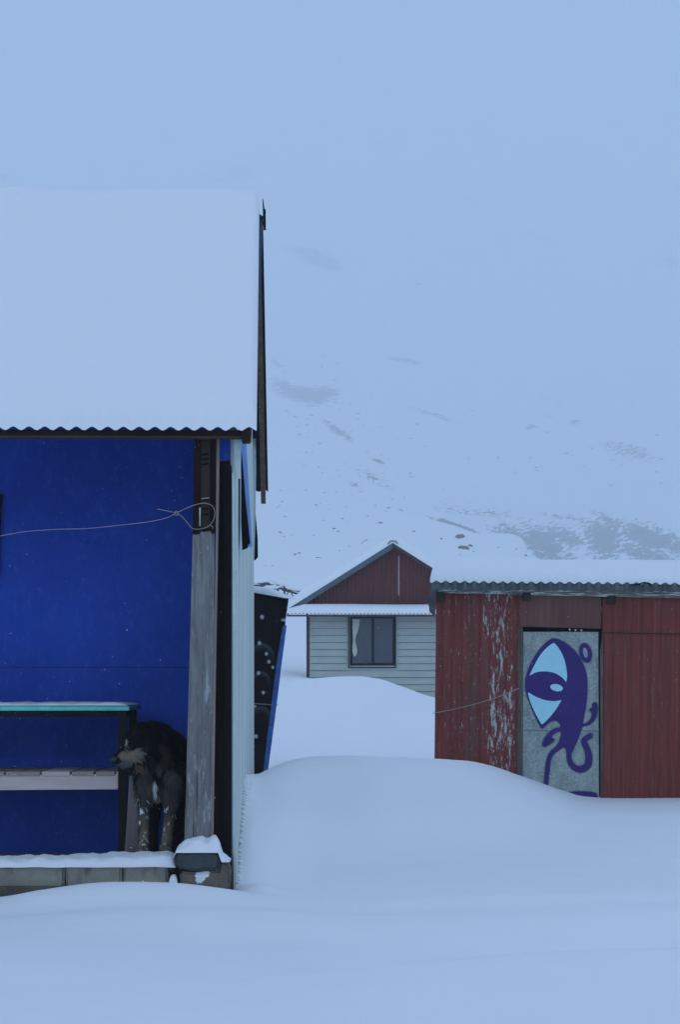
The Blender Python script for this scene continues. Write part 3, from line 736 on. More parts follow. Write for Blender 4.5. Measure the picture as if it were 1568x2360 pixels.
rim = MB()
for k in range(34):
    y = .04 + 1.9 * (k / 33) ** 1.15 + random.uniform(-.03, .03); w = BF.M @ Vector((.012, y, 0)); z = ground_z(w.x + .03, w.y)
    r = random.uniform(.004, .008); L_ = random.uniform(.006, .020)
    rim.tube([(.035, y, z - .02), (.022, y + .004, z - .004), (.014 - L_ * .3, y, z + L_ * .25), (.006 - L_ * .3, y, z + L_ * .45)], [.018, r * 1.2, r * .7, .001], 6)
rim.build("wall_snow", SNOW, cabin)["kind"] = "stuff"
# ------------------------------------------------------------------ table on the porch
tb = empty("table", BF, "turquoise topped table with a slatted lower shelf on the blue porch", "table")
T0, T1 = .38, 1.20
c = BF.at(292, 1626, T0); zt = c.z
xe = c.x
tt = MB().prism([Vector((XL + .9, T0, zt)), Vector((xe + .012, T0, zt - .004)), Vector((xe + .012, T0, zt - .026)), Vector((XL + .9, T0, zt - .027))], T1 - T0).build("tabletop", TURQ, tb, bevel=.003)
snow_slab(MB(), XL + .95, xe + .0, 120, T0 + .006, T1 - .03, 24, lambda x, y: zt - .001, lambda x, y: .014 + .004 * nz(x * 5, y * 5), (.05, .10, .03, .05), 9, .006, 9).build("snow_cover", SNOW, tt)
def leg(x0, x1, y0, y1): return MB().box(x0, x1, y0, y1, .085, zt - .028).build("leg", DARKMET, tb, bevel=.002)
lx0, lx1 = BF.at(271.5, 1700, T0 + .01).x, BF.at(291.5, 1700, T0 + .01).x
leg(lx0, lx1, T0 + .01, T0 + .05); leg(lx0 + .005, lx1, T1 - .2, T1 - .16); leg(XL + 1.0, XL + 1.045, T0 + .01, T0 + .05); leg(XL + 1.0, XL + 1.045, T1 - .2, T1 - .16)
za, zb2 = BF.at(100, 1637, T0).z, BF.at(100, 1653, T0).z
MB().box(XL + 1.05, lx0 - .001, T0 + .012, T0 + .042, zb2, zt - .0285).build("apron", DARKMET, tb)
MB().box(lx0 + .006, lx1 - .004, T0 + .051, T1 - .201, zb2, zt - .0285).build("apron", DARKMET, tb)
z1, z0 = BF.at(100, 1786, T0 + .06).z, BF.at(100, 1822, T0 + .06).z
xr = BF.at(289, 1800, T0 + .06).x
MB().prism([Vector((XL + 1.05, T0 + .055, z1 - .012)), Vector((xr, T0 + .055, z1 + .004)), Vector((xr, T0 + .055, z0 + .006)), Vector((XL + 1.05, T0 + .055, z0 - .01))], .022).build("shelf_board", PINKW, tb, bevel=.002)
xx = [BF.at(v, 1778, T0 + .06).x for v in (-250, -135, -28, 11, 94, 163, 218, 266, 292)]
for i in range(len(xx) - 1):
    dz = -.010 + .014 * (xx[i] - XL) / (xr - XL)
    o = MB().box(xx[i] + .005, xx[i + 1] - .005, T0 + .05, T1 - .17, z1 - .006 + dz * .4, z1 + .016 + dz * .4).build("slat", PINKW if i in (4, 7) else SLATW, tb, bevel=.003)
# plank beside the table
pl = quad(BF, [(298, 1788), (318, 1788), (319, 1880), (318, 1972), (286, 1972), (291, 1900)], .32, .02, "plank", PLANKW, None)
pl.matrix_world = BF.M
tag(pl, "greyish pink plank standing between the dark table leg and the dog", "plank")

# ------------------------------------------------------------------ board leaning behind the cabin
PF = Frame(P(600, 1785, 14.6), R(-28))
pan = empty("painted_board", PF, "dark brown board painted with pale bubbles, leaning behind the blue cabin with snow on top", "board")
def m_bubbles():
    t = NT("bubble_painted_board"); c = t.coord(); x, y, z = t.sep(c)
    v = t.mix(t.noise(t.coord((6, 6, 1.5)), 3, 5, .6), (.010, .006, .006), (.024, .016, .015))
    def dist(px, py):
        q = PF.at(px, py, 0); return t.math('SQRT', t.math('ADD', t.math('POWER', t.math('SUBTRACT', x, q.x), 2), t.math('POWER', t.math('SUBTRACT', z, q.z), 2)))
    k = 14.6 / F
    for (px, py, r) in [(600, 1603, 30), (601, 1568, 0), (598, 1690, 26)][:1] + [(600, 1568, 24), (599, 1660, 28)]:
        pass
    for (px, py, r, w) in [(603, 1516, 34, .16), (602, 1572, 25, .22), (602, 1656, 28, .13)]:   # large soft bubbles: a rim that fades inwards
        d = dist(px, py)
        rim = t.math('MULTIPLY', t.mr(d, r * k * 1.04, r * k * .96), t.mr(d, r * k * .35, r * k))
        up = t.mr(t.math('SUBTRACT', z, PF.at(px, py, 0).z), -r * k * .5, r * k * .9)
        v = t.mix(t.math('MULTIPLY', t.math('MULTIPLY', rim, up), .5), v, (.13, .14, .17))
    for (px, py, r) in [(604, 1422, 5.6), (598, 1482, 5), (614, 1507, 4.6), (620, 1525, 4.6), (629, 1538, 4), (596, 1551, 5), (607, 1596, 4.6), (588, 1628, 3.5), (587, 1760, 0), (590, 1697, 5.5), (584, 1720, 3), (611, 1602, 0)]:
        if r == 0: continue
        d = dist(px, py)
        v = t.mix(t.math('MULTIPLY', t.mr(d, r * k * 1.2, r * k * .55), .9), v, (.62, .64, .64))
    t.col(v); return t.fin(.85, .06)
edge = [(661, 1379), (657, 1420), (655, 1440), (644, 1530), (633, 1620), (622, 1705), (613, 1770), (608, 1830)]
poly = [(520, 1356), (560, 1360), (600, 1366), (661, 1379)] + [(652, 1440), (638, 1530), (627, 1620), (616, 1705), (609, 1770), (603, 1830)] + [(520, 1830)]
body = MB().prism([PF.at(a, b, 0) for a, b in poly], .03).build("board_face", m_bubbles(), pan)
pe = [(659.5, 1442), (648, 1530), (637, 1620), (626, 1705), (617, 1770), (611, 1830)]
quad(PF, [(651, 1445), (655, 1440), (659.5, 1442)] + pe[1:] + [(602, 1830), (608, 1770), (615, 1705), (626, 1620), (637, 1530)], -.012, .011, "blue_edge", m_flat("chipped_blue_paint", (.050, .145, .42), .45, .5, 20), pan)
quad(PF, [(651, 1379), (661, 1381), (656, 1442), (649, 1445)], -.012, .011, "frame_edge", BLACKIN, pan)
quad(PF, [(583, 1366), (660, 1379), (660, 1386), (583, 1372)], -.010, .009, "frame_edge", BLACKIN, pan)
quad(PF, [(585, 1620.5), (641, 1624), (641, 1626), (585, 1622.5)], -.004, .003, "batten", m_flat("pale_batten", (.3, .28, .24), .2), pan)
A, B = PF.at(560, 1361, 0), PF.at(660, 1379, 0)
def pb(x, y): return A.z + (B.z - A.z) * (x - A.x) / (B.x - A.x)
snow_slab(MB(), PF.at(540, 1361, 0).x, B.x, 40, -.03, .12, 14, pb, lambda x, y: .012 + .035 * max(0, math.sin(math.pi * min(1, max(0, (x - A.x + .15) / (B.x - A.x + .17))))), (.02, .06, .05, .05), 4, .008, 8).build("snow_cap", SNOW, pan)
MB().box(PF.at(650, 1428, -.02).x, PF.at(657, 1428, -.02).x, -.03, -.012, PF.at(655, 1432, -.02).z, PF.at(655, 1426, -.02).z).build("hinge", m_flat("pale_metal", (.5, .5, .46), .2), pan)

# ================================================================== red shed (right)
SF = Frame(P(1001, 1845, 16.45), R(-2.9), R(.62))
shed = empty("red_shed", SF, "low flaking red shed with an eye creature sprayed on its metal door", "shed")
def X_(px, y=0): return SF.at(px, 1600, y).x
def Z_(py, px=1300, y=0): return SF.at(px, py, y).z
SW, SD = 4.2, 3.7
ztop = Z_(1368)
def front_sheet(x0, x1, z0, z1, y=0.0, amp=.0075):
    xx = frange(x0, x1, PITCH / 10); a = [[(x, y - wave(x, PITCH, amp), z) for x in xx] for z in (z0, z1)]
    b = [[(p[0], p[1] + .012, p[2]) for p in r] for r in a]; mb = MB()
    mb.grid(a); mb.grid(b, True, True); mb.grid([a[0], b[0]], False); mb.grid([a[1], b[1]], False)
    for i in (0, -1): mb.grid([[a[0][i], a[1][i]], [b[0][i], b[1][i]]], False)
    return mb
dl, dr = X_(1200), X_(1387)
front_sheet(0, dl, -.3, ztop).build("wall", RED, shed)
zs = Z_(1459, 1480)
front_sheet(dr, SW, -.3, zs).build("wall", RED, shed)
front_sheet(dr, SW, zs - .02, ztop, -.006).build("wall", RED, shed)
MB().prism([Vector((dr, -.0165, zs - .004)), Vector((SW, -.0165, zs - .03)), Vector((SW, -.0165, zs - .022)), Vector((dr, -.0165, zs + .003))], .004).build('sheet_lap', m_flat('dark_lap_shadow_gap', (.03, .012, .010), .4), shed)
# the lapped seam
sides = MB(); sides.box(0.0, .02, .016, SD, -.3, ztop); sides.box(SW - .02, SW, .016, SD, -.3, ztop); sides.box(.021, SW - .021, SD - .02, SD, -.3, ztop)
sides.build("side_wall", RED, shed)
MB().box(.03, SW - .03, .05, .08, ztop - .1, ztop + .02).build("wall_plate", RAFT, shed)
quad(SF, [(1198, 1368), (1387, 1368), (1387, 1449), (1199, 1444)], -.016, .02, "lintel_panel", LINTEL, shed)
# door with jambs and the painted creature
MB().box(dl - .05, dr + .05, .10, .12, -.3, Z_(1440)).build("door_backing", BLACKIN, shed)
door = quad(SF, [(1207, 1456), (1380.5, 1456), (1382, 1841), (1206, 1841)], .018, .03, "door", GALV, shed)
MB().prism([SF.at(a, b, .0165) for a, b in [(1207, 1682), (1381, 1684), (1381, 1686), (1207, 1684)]], .003).build("sheet_lap", m_flat("lap_edge_zinc", (.16, .18, .17), .2), door)
quad(SF, [(1196, 1446), (1202, 1446), (1202, 1850), (1192, 1850)], -.012, .05, "door_jamb", JAMB, shed)
quad(SF, [(1202.5, 1446), (1206, 1446), (1206, 1850), (1202.5, 1850)], .004, .05, "door_jamb", m_wood("pale_jamb_wood", (.16, .16, .145), (.30, .30, .27), 'z'), shed)
quad(SF, [(1384.5, 1500), (1391, 1456), (1391, 1850), (1386.5, 1850)], -.012, .05, "door_jamb", JAMB, shed)
kb = MB()
for (a, b) in ((1233, 1452.5), (1324, 1452), (1336, 1453)) : pass
for (a, b) in ((1314, 1451), (1327.5, 1452), (1341, 1452.5)):
    q = SF.at(a, b, .008); s0 = len(kb.v)
    bm = bmesh.new(); bmesh.ops.create_icosphere(bm, subdivisions=2, radius=.009)
    bm.verts.ensure_lookup_table()
    kb.add([v.co + q for v in bm.verts], [tuple(v.index for v in f.verts) for f in bm.faces], True); bm.free()
kb.build("bolt_head", m_flat("bolt_zinc", (.6, .62, .6), .2), shed)
def gz(zx, zy): return ((1850 + zx / 3.233) * .6272, (2250 + zy / 3.233) * .6272)
HV, HF, HA = [], [], []
def overspray(c, w=15, closed=True):
    """a fading rim of paint dust round an outline, flat on the door"""
    n = len(c); yy = .0168 + .00015 * (len(HA) % 7); i0 = len(HV)
    area = sum(c[i].x * c[(i + 1) % n].y - c[(i + 1) % n].x * c[i].y for i in range(n)); sg = 1 if area > 0 else -1
    for i in range(n):
        d = (c[(i + 1) % n] - c[i - 1]).normalized(); nn = Vector((d.y, -d.x, 0)) * sg
        for k, al in ((-5, .75), (w * .4, .4), (w, 0.)):
            p = c[i] + nn * k; HV.append(SF.at(*gz(p.x, p.y), yy)); HA.append(al)
    for i in range(n):
        j = (i + 1) % n
        for k in (0, 1): HF.append((i0 + i * 3 + k, i0 + j * 3 + k, i0 + j * 3 + k + 1, i0 + i * 3 + k + 1))
def shape(mb, pts, y, n=5, closed=True, holes=None):
    c = catmull([Vector((a, b, 0)) for a, b in pts], n, True)
    if mb is pu: overspray(c)
    f = [SF.at(*gz(p.x, p.y), y) for p in c]
    h = None
    if holes: h = [SF.at(*gz(p.x, p.y), y) for p in catmull([Vector((a, b, 0)) for a, b in holes], n, True)]
    from mathutils.geometry import tessellate_polygon
    loops = [[Vector((p.x, p.z, 0)) for p in f]] + ([[Vector((p.x, p.z, 0)) for p in h]] if h else [])
    allp = f + (h or [])
    tris = tessellate_polygon(loops)
    m = len(allp); bk = [p + Vector((0, .0012, 0)) for p in allp]
    mb.add(allp + bk, [tuple(t) for t in tris] + [(t[2] + m, t[1] + m, t[0] + m) for t in tris])
    o = 0
    for lp in ([f] + ([h] if h else [])):
        k = len(lp); mb.add([p for p in lp] + [p + Vector((0, .0012, 0)) for p in lp], [(i, (i + 1) % k, (i + 1) % k + k, i + k) for i in range(k)])
    return mb
def stroke(mb, pts, ws, y):
    c = catmull([Vector((a, b, 0)) for a, b in pts], 7); n = len(c); w = np.interp(np.linspace(0, 1, n), np.linspace(0, 1, len(ws)), ws)
    Lf, Rt = [], []
    for i, p in enumerate(c):
        d = (c[min(i + 1, n - 1)] - c[max(0, i - 1)]).normalized(); nn = Vector((-d.y, d.x, 0)) * w[i] / 2
        Lf.append(p + nn); Rt.append(p - nn)
    d = (c[-1] - c[-2]).normalized(); nn = Vector((-d.y, d.x, 0))
    endc = [c[-1] + (nn * math.cos(a) + d * math.sin(a)) * w[-1] / 2 for a in np.linspace(.25, math.pi - .25, 7)]
    d = (c[1] - c[0]).normalized(); nn = Vector((-d.y, d.x, 0))
    stc = [c[0] + (-nn * math.cos(a) - d * math.sin(a)) * w[0] / 2 for a in np.linspace(.25, math.pi - .25, 7)]
    overspray(Lf + endc + Rt[::-1] + stc)
    T = lambda p: SF.at(*gz(p.x, p.y), y)
    k = len(mb.v)
    mb.add([T(p) for p in Lf] + [T(p) for p in Rt], [(i, i + n, i + n + 1, i + 1) for i in range(n - 1)])
    for arc, ctr in ((endc, c[-1]), (stc, c[0])):
        ring = ([Lf[-1]] + arc + [Rt[-1]]) if ctr is c[-1] else ([Rt[0]] + arc + [Lf[0]])
        mb.add([T(ctr)] + [T(p) for p in ring], [(0, i + 1, i + 2) for i in range(len(ring) - 1)])
    return mb
pu = MB(); y0 = .0150
shape(pu, [(600, 310), (680, 330), (790, 400), (880, 490), (950, 610), (990, 720), (1003, 840), (1000, 1000), (982, 1150), (955, 1280), (940, 1360), (920, 1430), (888, 1520), (850, 1600), (818, 1660), (785, 1690), (760, 1650), (740, 1615), (715, 1600), (680, 1608), (640, 1650), (640, 1590), (672, 1520), (692, 1440), (690, 1380), (672, 1325), (640, 1292), (600, 1286), (550, 1310), (500, 1352), (468, 1384), (440, 1352), (400, 1275), (350, 1165), (310, 1060), (280, 970), (265, 880), (270, 780), (300, 680), (350, 570), (420, 460), (500, 370), (560, 325)], y0)
pu2 = MB()
stroke(pu, [(785, 1660), (785, 1720), (805, 1795), (860, 1850), (930, 1865), (1000, 1825), (1022, 1750), (1010, 1650), (975, 1570), (965, 1525), (1000, 1490), (1040, 1465)], [55, 55, 60, 75, 80, 78, 70, 65, 62, 60], y0 - .0013)
stroke(pu, [(700, 1580), (640, 1620), (575, 1680), (540, 1770), (525, 1900), (505, 2090)], [60, 55, 52, 50, 48, 44], y0 - .0013)
stroke(pu, [(700, 1392), (630, 1402), (570, 1445), (525, 1510), (497, 1570)], [50, 48, 55, 65, 58], y0 - .0026)
stroke(pu, [(540, 1550), (570, 1525), (592, 1515)], [50, 45, 36], y0 - .0039)
stroke(pu, [(945, 1345), (1020, 1318), (1070, 1262), (1092, 1180), (1092, 1100)], [26, 34, 50, 60, 60], y0 - .0026)
stroke(pu, [(1085, 1190), (1060, 1170), (1045, 1158)], [50, 40, 34], y0 - .0039)
def ell(cx, cy_, rx, ry, rot, n=14):
    return [(cx + rx * math.cos(a) * math.cos(rot) - ry * math.sin(a) * math.sin(rot), cy_ + rx * math.cos(a) * math.sin(rot) + ry * math.sin(a) * math.cos(rot)) for a in [k * 2 * math.pi / n for k in range(n)]]
shape(pu, ell(983, 482, 72, 118, -.22), y0, 4, True, ell(980, 480, 27, 62, -.2))
shape(pu, [(740, 2150), (820, 2132), (950, 2128), (1080, 2140), (1115, 2165), (1112, 2200), (1000, 2212), (900, 2210), (820, 2190)], y0)
pu.build("graffiti", PURPLE, door)
def m_overspray():
    t = NT("purple_overspray"); t.col((.040, .016, .165)); t.fin(.6, .2)
    a = t.n.new("ShaderNodeAttribute"); a.attribute_name = "dust"
    sp = t.ramp(t.noise(t.coord(), 160, 2, .6), [(.3, .5), (.7, 1.)])
    t.l.new(t.math('MULTIPLY', a.outputs['Fac'], sp), t.p.inputs['Alpha']); return t.m
hmsh = bpy.data.meshes.new("graffiti"); hmsh.from_pydata(HV, [], HF); hmsh.materials.append(m_overspray())
hat = hmsh.attributes.new("dust", 'FLOAT', 'POINT'); hat.data.foreach_set("value", HA)
hob = bpy.data.objects.new("graffiti", hmsh); COL.objects.link(hob); hob.parent = door
sb = MB(); y1 = y0 - .0052
shape(sb, [(600, 365), (560, 388), (500, 440), (440, 512), (385, 605), (340, 695), (316, 748), (330, 745), (380, 718), (450, 703), (540, 705), (620, 725), (700, 772), (748, 822), (758, 800), (762, 750), (755, 680), (735, 580), (700, 490), (655, 415), (620, 374)], y1)
shape(sb, [(300, 952), (308, 1010), (335, 1090), (375, 1180), (425, 1275), (458, 1328), (472, 1326), (520, 1283), (585, 1212), (645, 1130), (690, 1050), (690, 1043), (650, 1050), (600, 1055), (500, 1042), (400, 1006), (330, 968)], y1)
shape(sb, ell(637, 895, 76, 42, .2), y1)
sb.build("graffiti", SKYB, door)
# roof: low gable of corrugated sheets, front edge bent down
SE0, SEZ, SRY, SRZ, SE1 = -.10, Z_(1343, 1300, -.1), 2.0, Z_(1343, 1300, -.1) + .17, 3.95
def shed_z(y): return SEZ + (SRZ - SEZ) * (y - SE0) / (SRY - SE0) if y <= SRY else SRZ - (SRZ - SEZ + .06) * (y - SRY) / (SE1 - SRY)
xs_s = frange(-.035, SW + .1, PITCH / 10)
rr = [(SE0 - .036, SEZ - .064), (SE0 - .031, SEZ - .042), (SE0 - .022, SEZ - .018), (SE0 - .008, SEZ - .004), (SE0 + .03, SEZ + .003)] + [(y, shed_z(y)) for y in (0.3, 1.0, SRY - .01)]
sheet(MB(), xs_s, rr, .004, .0145).build("roof", ROOFG, shed)
sheet(MB(), frange(-.055, SW + .1, PITCH / 10), [(y, shed_z(y)) for y in (SRY, 2.6, 3.3, SE1)], .004).build("roof_back", ROOFG, shed)
def shed_th(x, y): return .10 + .055 * min(1, max(0, (y - SE0) / 1.2)) + .012 * nz(x * .8, y * .9, 2) - .02 * max(0, .4 - x) 
def shed_snow_z(y): return shed_z(y) if y > SE0 - .01 else SEZ - .003
snow_roof(MB(), frange(-.05, SW + .1, PITCH / 6), [SE0 - .016, SE0 - .008, SE0, SE0 + .02, SE0 + .05, SE0 + .09, SE0 + .15, SE0 + .24, SE0 + .36] + list(np.linspace(.4, SE1, 18)), shed_snow_z, shed_th, .22, .15, .1).build("roof_snow", SNOW, shed)
# verge sheet folded down over the left end
vg = MB(); rows_v = []
for t in np.linspace(0, 1, 40):
    py = 1348 + 72 * t; bump = 3.2 * math.sin(t * math.pi * 6.5) * (1 - .3 * t)
    xo = 1002 - 15 * math.sin(min(1, t * 1.25) * math.pi * .62) + 11 * max(0, t - .72) / .28 + bump
    rows_v.append([SF.at(xo, py, -.02 + .3 * t), SF.at(max(xo + 4, 1006 - 2 * t), py, -.06 + .3 * t)])
g2 = [[p + Vector((0, .10, 0)) for p in q] for q in rows_v]
vg.grid(rows_v); vg.grid(g2, True, True); vg.grid([rows_v[0], g2[0]]); vg.grid([rows_v[-1], g2[-1]])
for i in (0, -1): vg.grid([[q[i] for q in rows_v], [q[i] for q in g2]])
vg.build("verge_sheet", ROOFG, shed)
z0, z1 = Z_(1370, 1300, -.06), Z_(1352, 1300, -.06)
MB().prism([SF.at(1014, 1357, -.07), SF.at(1190, 1357, -.07), SF.at(1600, 1358, -.07), SF.at(2600, 1360, -.07), SF.at(2600, 1382, -.07), SF.at(1600, 1378, -.07), SF.at(1300, 1373, -.07), SF.at(1014, 1366, -.07)], .05).build("fascia_board", FASC, shed, bevel=.003)
for (a, b, c2, d) in ((1008, 1364, 1023, 1386), (1205, 1366, 1224, 1384), (1400, 1373, 1420, 1391), (1610, 1378, 1630, 1396)):
    p, q = SF.at(a, b, -.055), SF.at(c2, d, -.055)
    MB().box(p.x, q.x, -.075, .06, q.z, p.z).build("rafter", RAFT, shed, bevel=.003)
wb = MB().tube(catmull([SF.at(a, b, -.16) for a, b in ((1456, 1347), (1466, 1348), (1475, 1346), (1485, 1343), (1496, 1344), (1503, 1348))], 5), .006).build("wire", BLACKIN)
wb.matrix_world = SF.M; tag(wb, "short bent black wire lying on the edge of the red shed's roof", "wire")
tws = MB().tube(catmull([SF.at(a, b, -.015 - .02 * k) for k, (a, b) in enumerate(((998, 1644), (1040, 1636), (1090, 1624), (1140, 1609), (1175, 1596), (1197, 1586)))], 6), .0028).build("twine", TWINE)
tws.matrix_world = SF.M; tag(tws, "pale twine slanting across the flaking red shed wall", "string")

# ================================================================== grey house (middle)
GF = Frame(P(709, 1570, 41.0), 0.0)
gh = empty("grey_house", GF, "grey boarded house with maroon gable, black framed window and snow on its roofs", "house")
def gx(px, y=0): return GF.at(px, 1400, y).x
def gzz(py, y=0): return GF.at(900, py, y).z
GW = gx(1103)
zE = gzz(1416)
# clapboards: each board a thin tilted strip
cb = MB(); zz = zE; nb = 0
h = .1405
while zz > -.9:
    cb.prism([Vector((.02, -.012, zz - h)), Vector((GW, -.012, zz - h)), Vector((GW, -.012, zz - h + .004)), Vector((GW, 0.004, zz - .0)), Vector((.02, .004, zz)), Vector((.02, -.012, zz - h + .004))], .05) if False else cb.add(
        [(.02, -.018, zz - h), (GW, -.018, zz - h), (GW, .0, zz), (.02, .0, zz), (.02, .04, zz - h), (GW, .04, zz - h), (GW, .04, zz), (.02, .04, zz)],
        [(0, 1, 2, 3), (7, 6, 5, 4), (0, 4, 5, 1), (3, 2, 6, 7), (0, 3, 7, 4), (1, 5, 6, 2)])
    zz -= h
cb.build("wall", SIDING, gh)
gl = MB(); zz = zE - h
while zz > -.5:
    for (a, b) in ((gx(718), gx(799)), (gx(918), gx(1099))) if zz > gzz(1545) else ((gx(716), gx(1099)),):
        gl.box(a, b, -.0215, -.0185, zz - .004, zz + .004)
    zz -= h
gl.build("board_groove", GROOVE, gh)
GD = 1.9
bx = MB(); bx.box(.0, .03, .045, GD, -1, zE); bx.box(GW - .03, GW, .045, GD, -1, zE); bx.box(.031, GW - .031, GD - .03, GD, -1, zE)
bx.build("side_wall", SIDING, gh)
MB().box(gx(706.5), gx(713.5), -.03, .03, -1, zE + .02).build("corner_trim", TRIM, gh)
MB().box(GW - .02, GW + .03, -.03, .03, -1, zE + .02).build("corner_trim", TRIM, gh)
# window
wx0, wx1, wz0, wz1 = gx(803), gx(913), gzz(1539), gzz(1419)
win = MB(); fwd = -.05
def fr4(mb, x0, x1, z0, z1, w, y0, y1):
    mb.box(x0, x1, y0, y1, z1 - w, z1); mb.box(x0, x1, y0, y1, z0, z0 + w); mb.box(x0, x0 + w, y0, y1, z0 + w, z1 - w); mb.box(x1 - w, x1, y0, y1, z0 + w, z1 - w)
fr4(win, wx0, wx1, wz0, wz1, .02, -.06, -.02)
wo = win.build("window", WFRAME, gh)
MB().box(wx0 + .02, wx1 - .02, -.035, -.025, wz0 + .02, wz1 - .02).build("window_gap", GAPW, wo)
sx0, sx1, sz0, sz1 = gx(807), gx(911), gzz(1534), gzz(1420)
sf = MB(); fr4(sf, sx0, sx1, sz0, sz1, .048, -.05, -.036); mxd = gx(860)
sf.box(mxd - .022, mxd + .022, -.052, -.036, sz0 + .048, sz1 - .048); sf.build("sash", WFRAME, wo)
for a, b in ((sx0 + .048, mxd - .022), (mxd + .022, sx1 - .048)):
    MB().box(a, b, -.042, -.037, sz0 + .048, sz1 - .048).build("pane", GLASS, wo)
# curtain, gathered and knotted, close behind the left pane (drawn just in front of the dim room)
def curtain():
    mb = MB(); prof = [(1427, 811.5, 829.5), (1440, 812, 828.5), (1455, 813, 825), (1468, 813.8, 820.5), (1478, 814.2, 819.5), (1485, 813, 821.5), (1492, 812, 823), (1500, 812.5, 824), (1508, 814, 822.5), (1513, 816, 820)]
    rows_ = []
    for (py, a, b) in prof:
        x0, x1 = gx(a), gx(b); z = gzz(py)
        rows_.append([(x0 + (x1 - x0) * k / 16, -.047 - .004 * math.cos(k * 1.9 + py * .02), z) for k in range(17)])
    mb.grid(rows_); mb.grid([[(p[0], p[1] + .004, p[2]) for p in r] for r in rows_], True, True); return mb
curtain().build("curtain", CURT, wo)
# gable wall, set back behind the lean-to roof
GY = .55
ap = GF.at(905, 1255, GY); lb = GF.at(668, 1404, GY); rb_ = Vector((2 * ap.x - lb.x, GY, lb.z))
xx = frange(lb.x, rb_.x, PITCH / 6)
def gab(x): return ap.z - .03 - (ap.z - lb.z) * abs(x - ap.x) / (ap.x - lb.x)
zlow = gzz(1400, GY)
a = [[(x, GY - wave(x, PITCH, .012), min(zlow, gab(x) - .01)) for x in xx], [(x, GY - wave(x, PITCH, .012), gab(x)) for x in xx]]
b = [[(p[0], p[1] + .03, p[2]) for p in r] for r in a]
gm = MB(); gm.grid(a); gm.grid(b, True, True); gm.grid([a[0], b[0]], False); gm.grid([a[1], b[1]], False)
gm.build("gable", MAROON, gh)
# main roof (two slopes with thickness), snow and the grey barge
def rs(x): return ap.z - (ap.z - lb.z) * abs(x - ap.x) / (ap.x - lb.x)
def slope(side, y0, y1, t0, t1, name, mat, xe, par=gh, bm=0):
    xa, xb = ap.x, xe
    pts = [Vector((xa, y0, rs(xa) + t0)), Vector((xb, y0, rs(xb) + t0)), Vector((xb, y0, rs(xb) + t1)), Vector((xa, y0, rs(xa) + t1))]
    return MB().prism(pts, y1 - y0).build(name, mat, par, bevel=bm)
xl, xr2 = lb.x - .10, rb_.x + .10
slope(-1, GY - .18, GY + .28, -.02, .02, "roof", ROOFG, xl); slope(-1, GY + .281, GD, -.02, .02, "roof", ROOFG, -.06); slope(1, GY - .18, GD, -.02, .02, "roof", ROOFG, xr2)
slope(-1, GY - .2, GY - .17, -.10, .018, "barge_board", BARGEG, xl + .05)
slope(1, GY - .2, GY - .17, -.035, .018, "barge_board", TRIM, xr2)
def gsnow(x0, x1, sgn):
    top, bot = [], []
    for t in np.linspace(0, 1, 40):
        x = x0 + (x1 - x0) * t; rt, rb = [], []
        for j, y in enumerate([GY - .2, GY - .185, GY - .15, GY - .08, GY + .05, GY + .28, GY + .32, GY + .8, GD]):
            e = [0.03, .35, .6, .85, 1, 1, 1, 1, .9][j]
            th = (.19 + .03 * nz(x * .8, y * .5, 9)) * e
            if sgn < 0: th *= .75 + .55 * t
            th *= min(1, .3 + 4 * (1 - t))
            xq = max(x, -.08) if (sgn < 0 and y > GY + .3) else x
            rt.append((xq, y, rs(xq) + .021 + th)); rb.append((xq, y, rs(xq) + .021))
        top.append(rt); bot.append(rb)
    mb = MB(); mb.grid(top); mb.grid(bot, True, True)
    for i in (0, -1): mb.grid([[r[i] for r in top], [r[i] for r in bot]]); 
    mb.grid([top[-1], bot[-1]]); mb.grid([top[0], bot[0]])
    return mb
gsnow(ap.x, xl - .02, -1).build("roof_snow", SNOW, gh); gsnow(ap.x, xr2 + .02, 1).build("roof_snow", SNOW, gh)
MB().tube([(ap.x - .1, GY - .21, rs(ap.x) - .01), (ap.x - .05, GY - .21, rs(ap.x) + .06), (ap.x + .01, GY - .21, rs(ap.x) + .06), (ap.x + .07, GY - .21, rs(ap.x) + .05), (ap.x + .1, GY - .21, rs(ap.x))], .011).build("ridge_cap", BARGEG, gh)
# lean-to roof over the window wall
px0 = GF.at(661, 1400, -.45).x; lz0 = GF.at(800, 1415, -.45).z; lz1 = lz0 + .12
def lean(y): return lz0 + (lz1 - lz0) * (y + .45) / (GY + .44)
lx = frange(px0, GW + .35, PITCH / 6)
def shg(mb, amp=.02):
    up = [[(x, y, lean(y) + amp * math.cos(2 * math.pi * x / PITCH)) for x in lx] for y in (-.45, 0, GY - .03)]
    dn = [[(p[0], p[1], p[2] - .012) for p in r] for r in up]
    mb.grid(up); mb.grid(dn, True, True); mb.grid([up[0], dn[0]], False)
    return mb
lr = shg(MB()).build("lean_to_roof", MAROON, gh)
MB().box(px0, GW + .3, -.44, -.40, lz0 - .05, lz0 - .018).build("fascia_board", m_flat("brown_fascia", (.09, .05, .045), .25), gh)
top, bot = [], []
for j, y in enumerate([-.455, -.45, -.43, -.38, -.30, -.15, .1, GY - .22]):
    e = [.03, .3, .6, .85, 1, 1, 1, 1][j]
    top.append([(x, y, lean(y) + .02 * max(math.cos(2 * math.pi * x / PITCH), .9 * e) + max(.004, e * (.115 + .012 * nz(x * .7, y) + .02 * max(0, (x - 2.4)) ) * min(1, .25 + (x - lx[0]) * 2.2))) for x in lx])
    bot.append([(x, y, lean(y) + .02 * math.cos(2 * math.pi * x / PITCH) + .001) for x in lx])
ls = MB(); ls.grid(top); ls.grid(bot, True, True); ls.grid([top[0], bot[0]]); ls.grid([top[-1], bot[-1]])
for i in (0, -1): ls.grid([[r[i] for r in top], [r[i] for r in bot]])
ls.build("roof_snow", SNOW, lr)

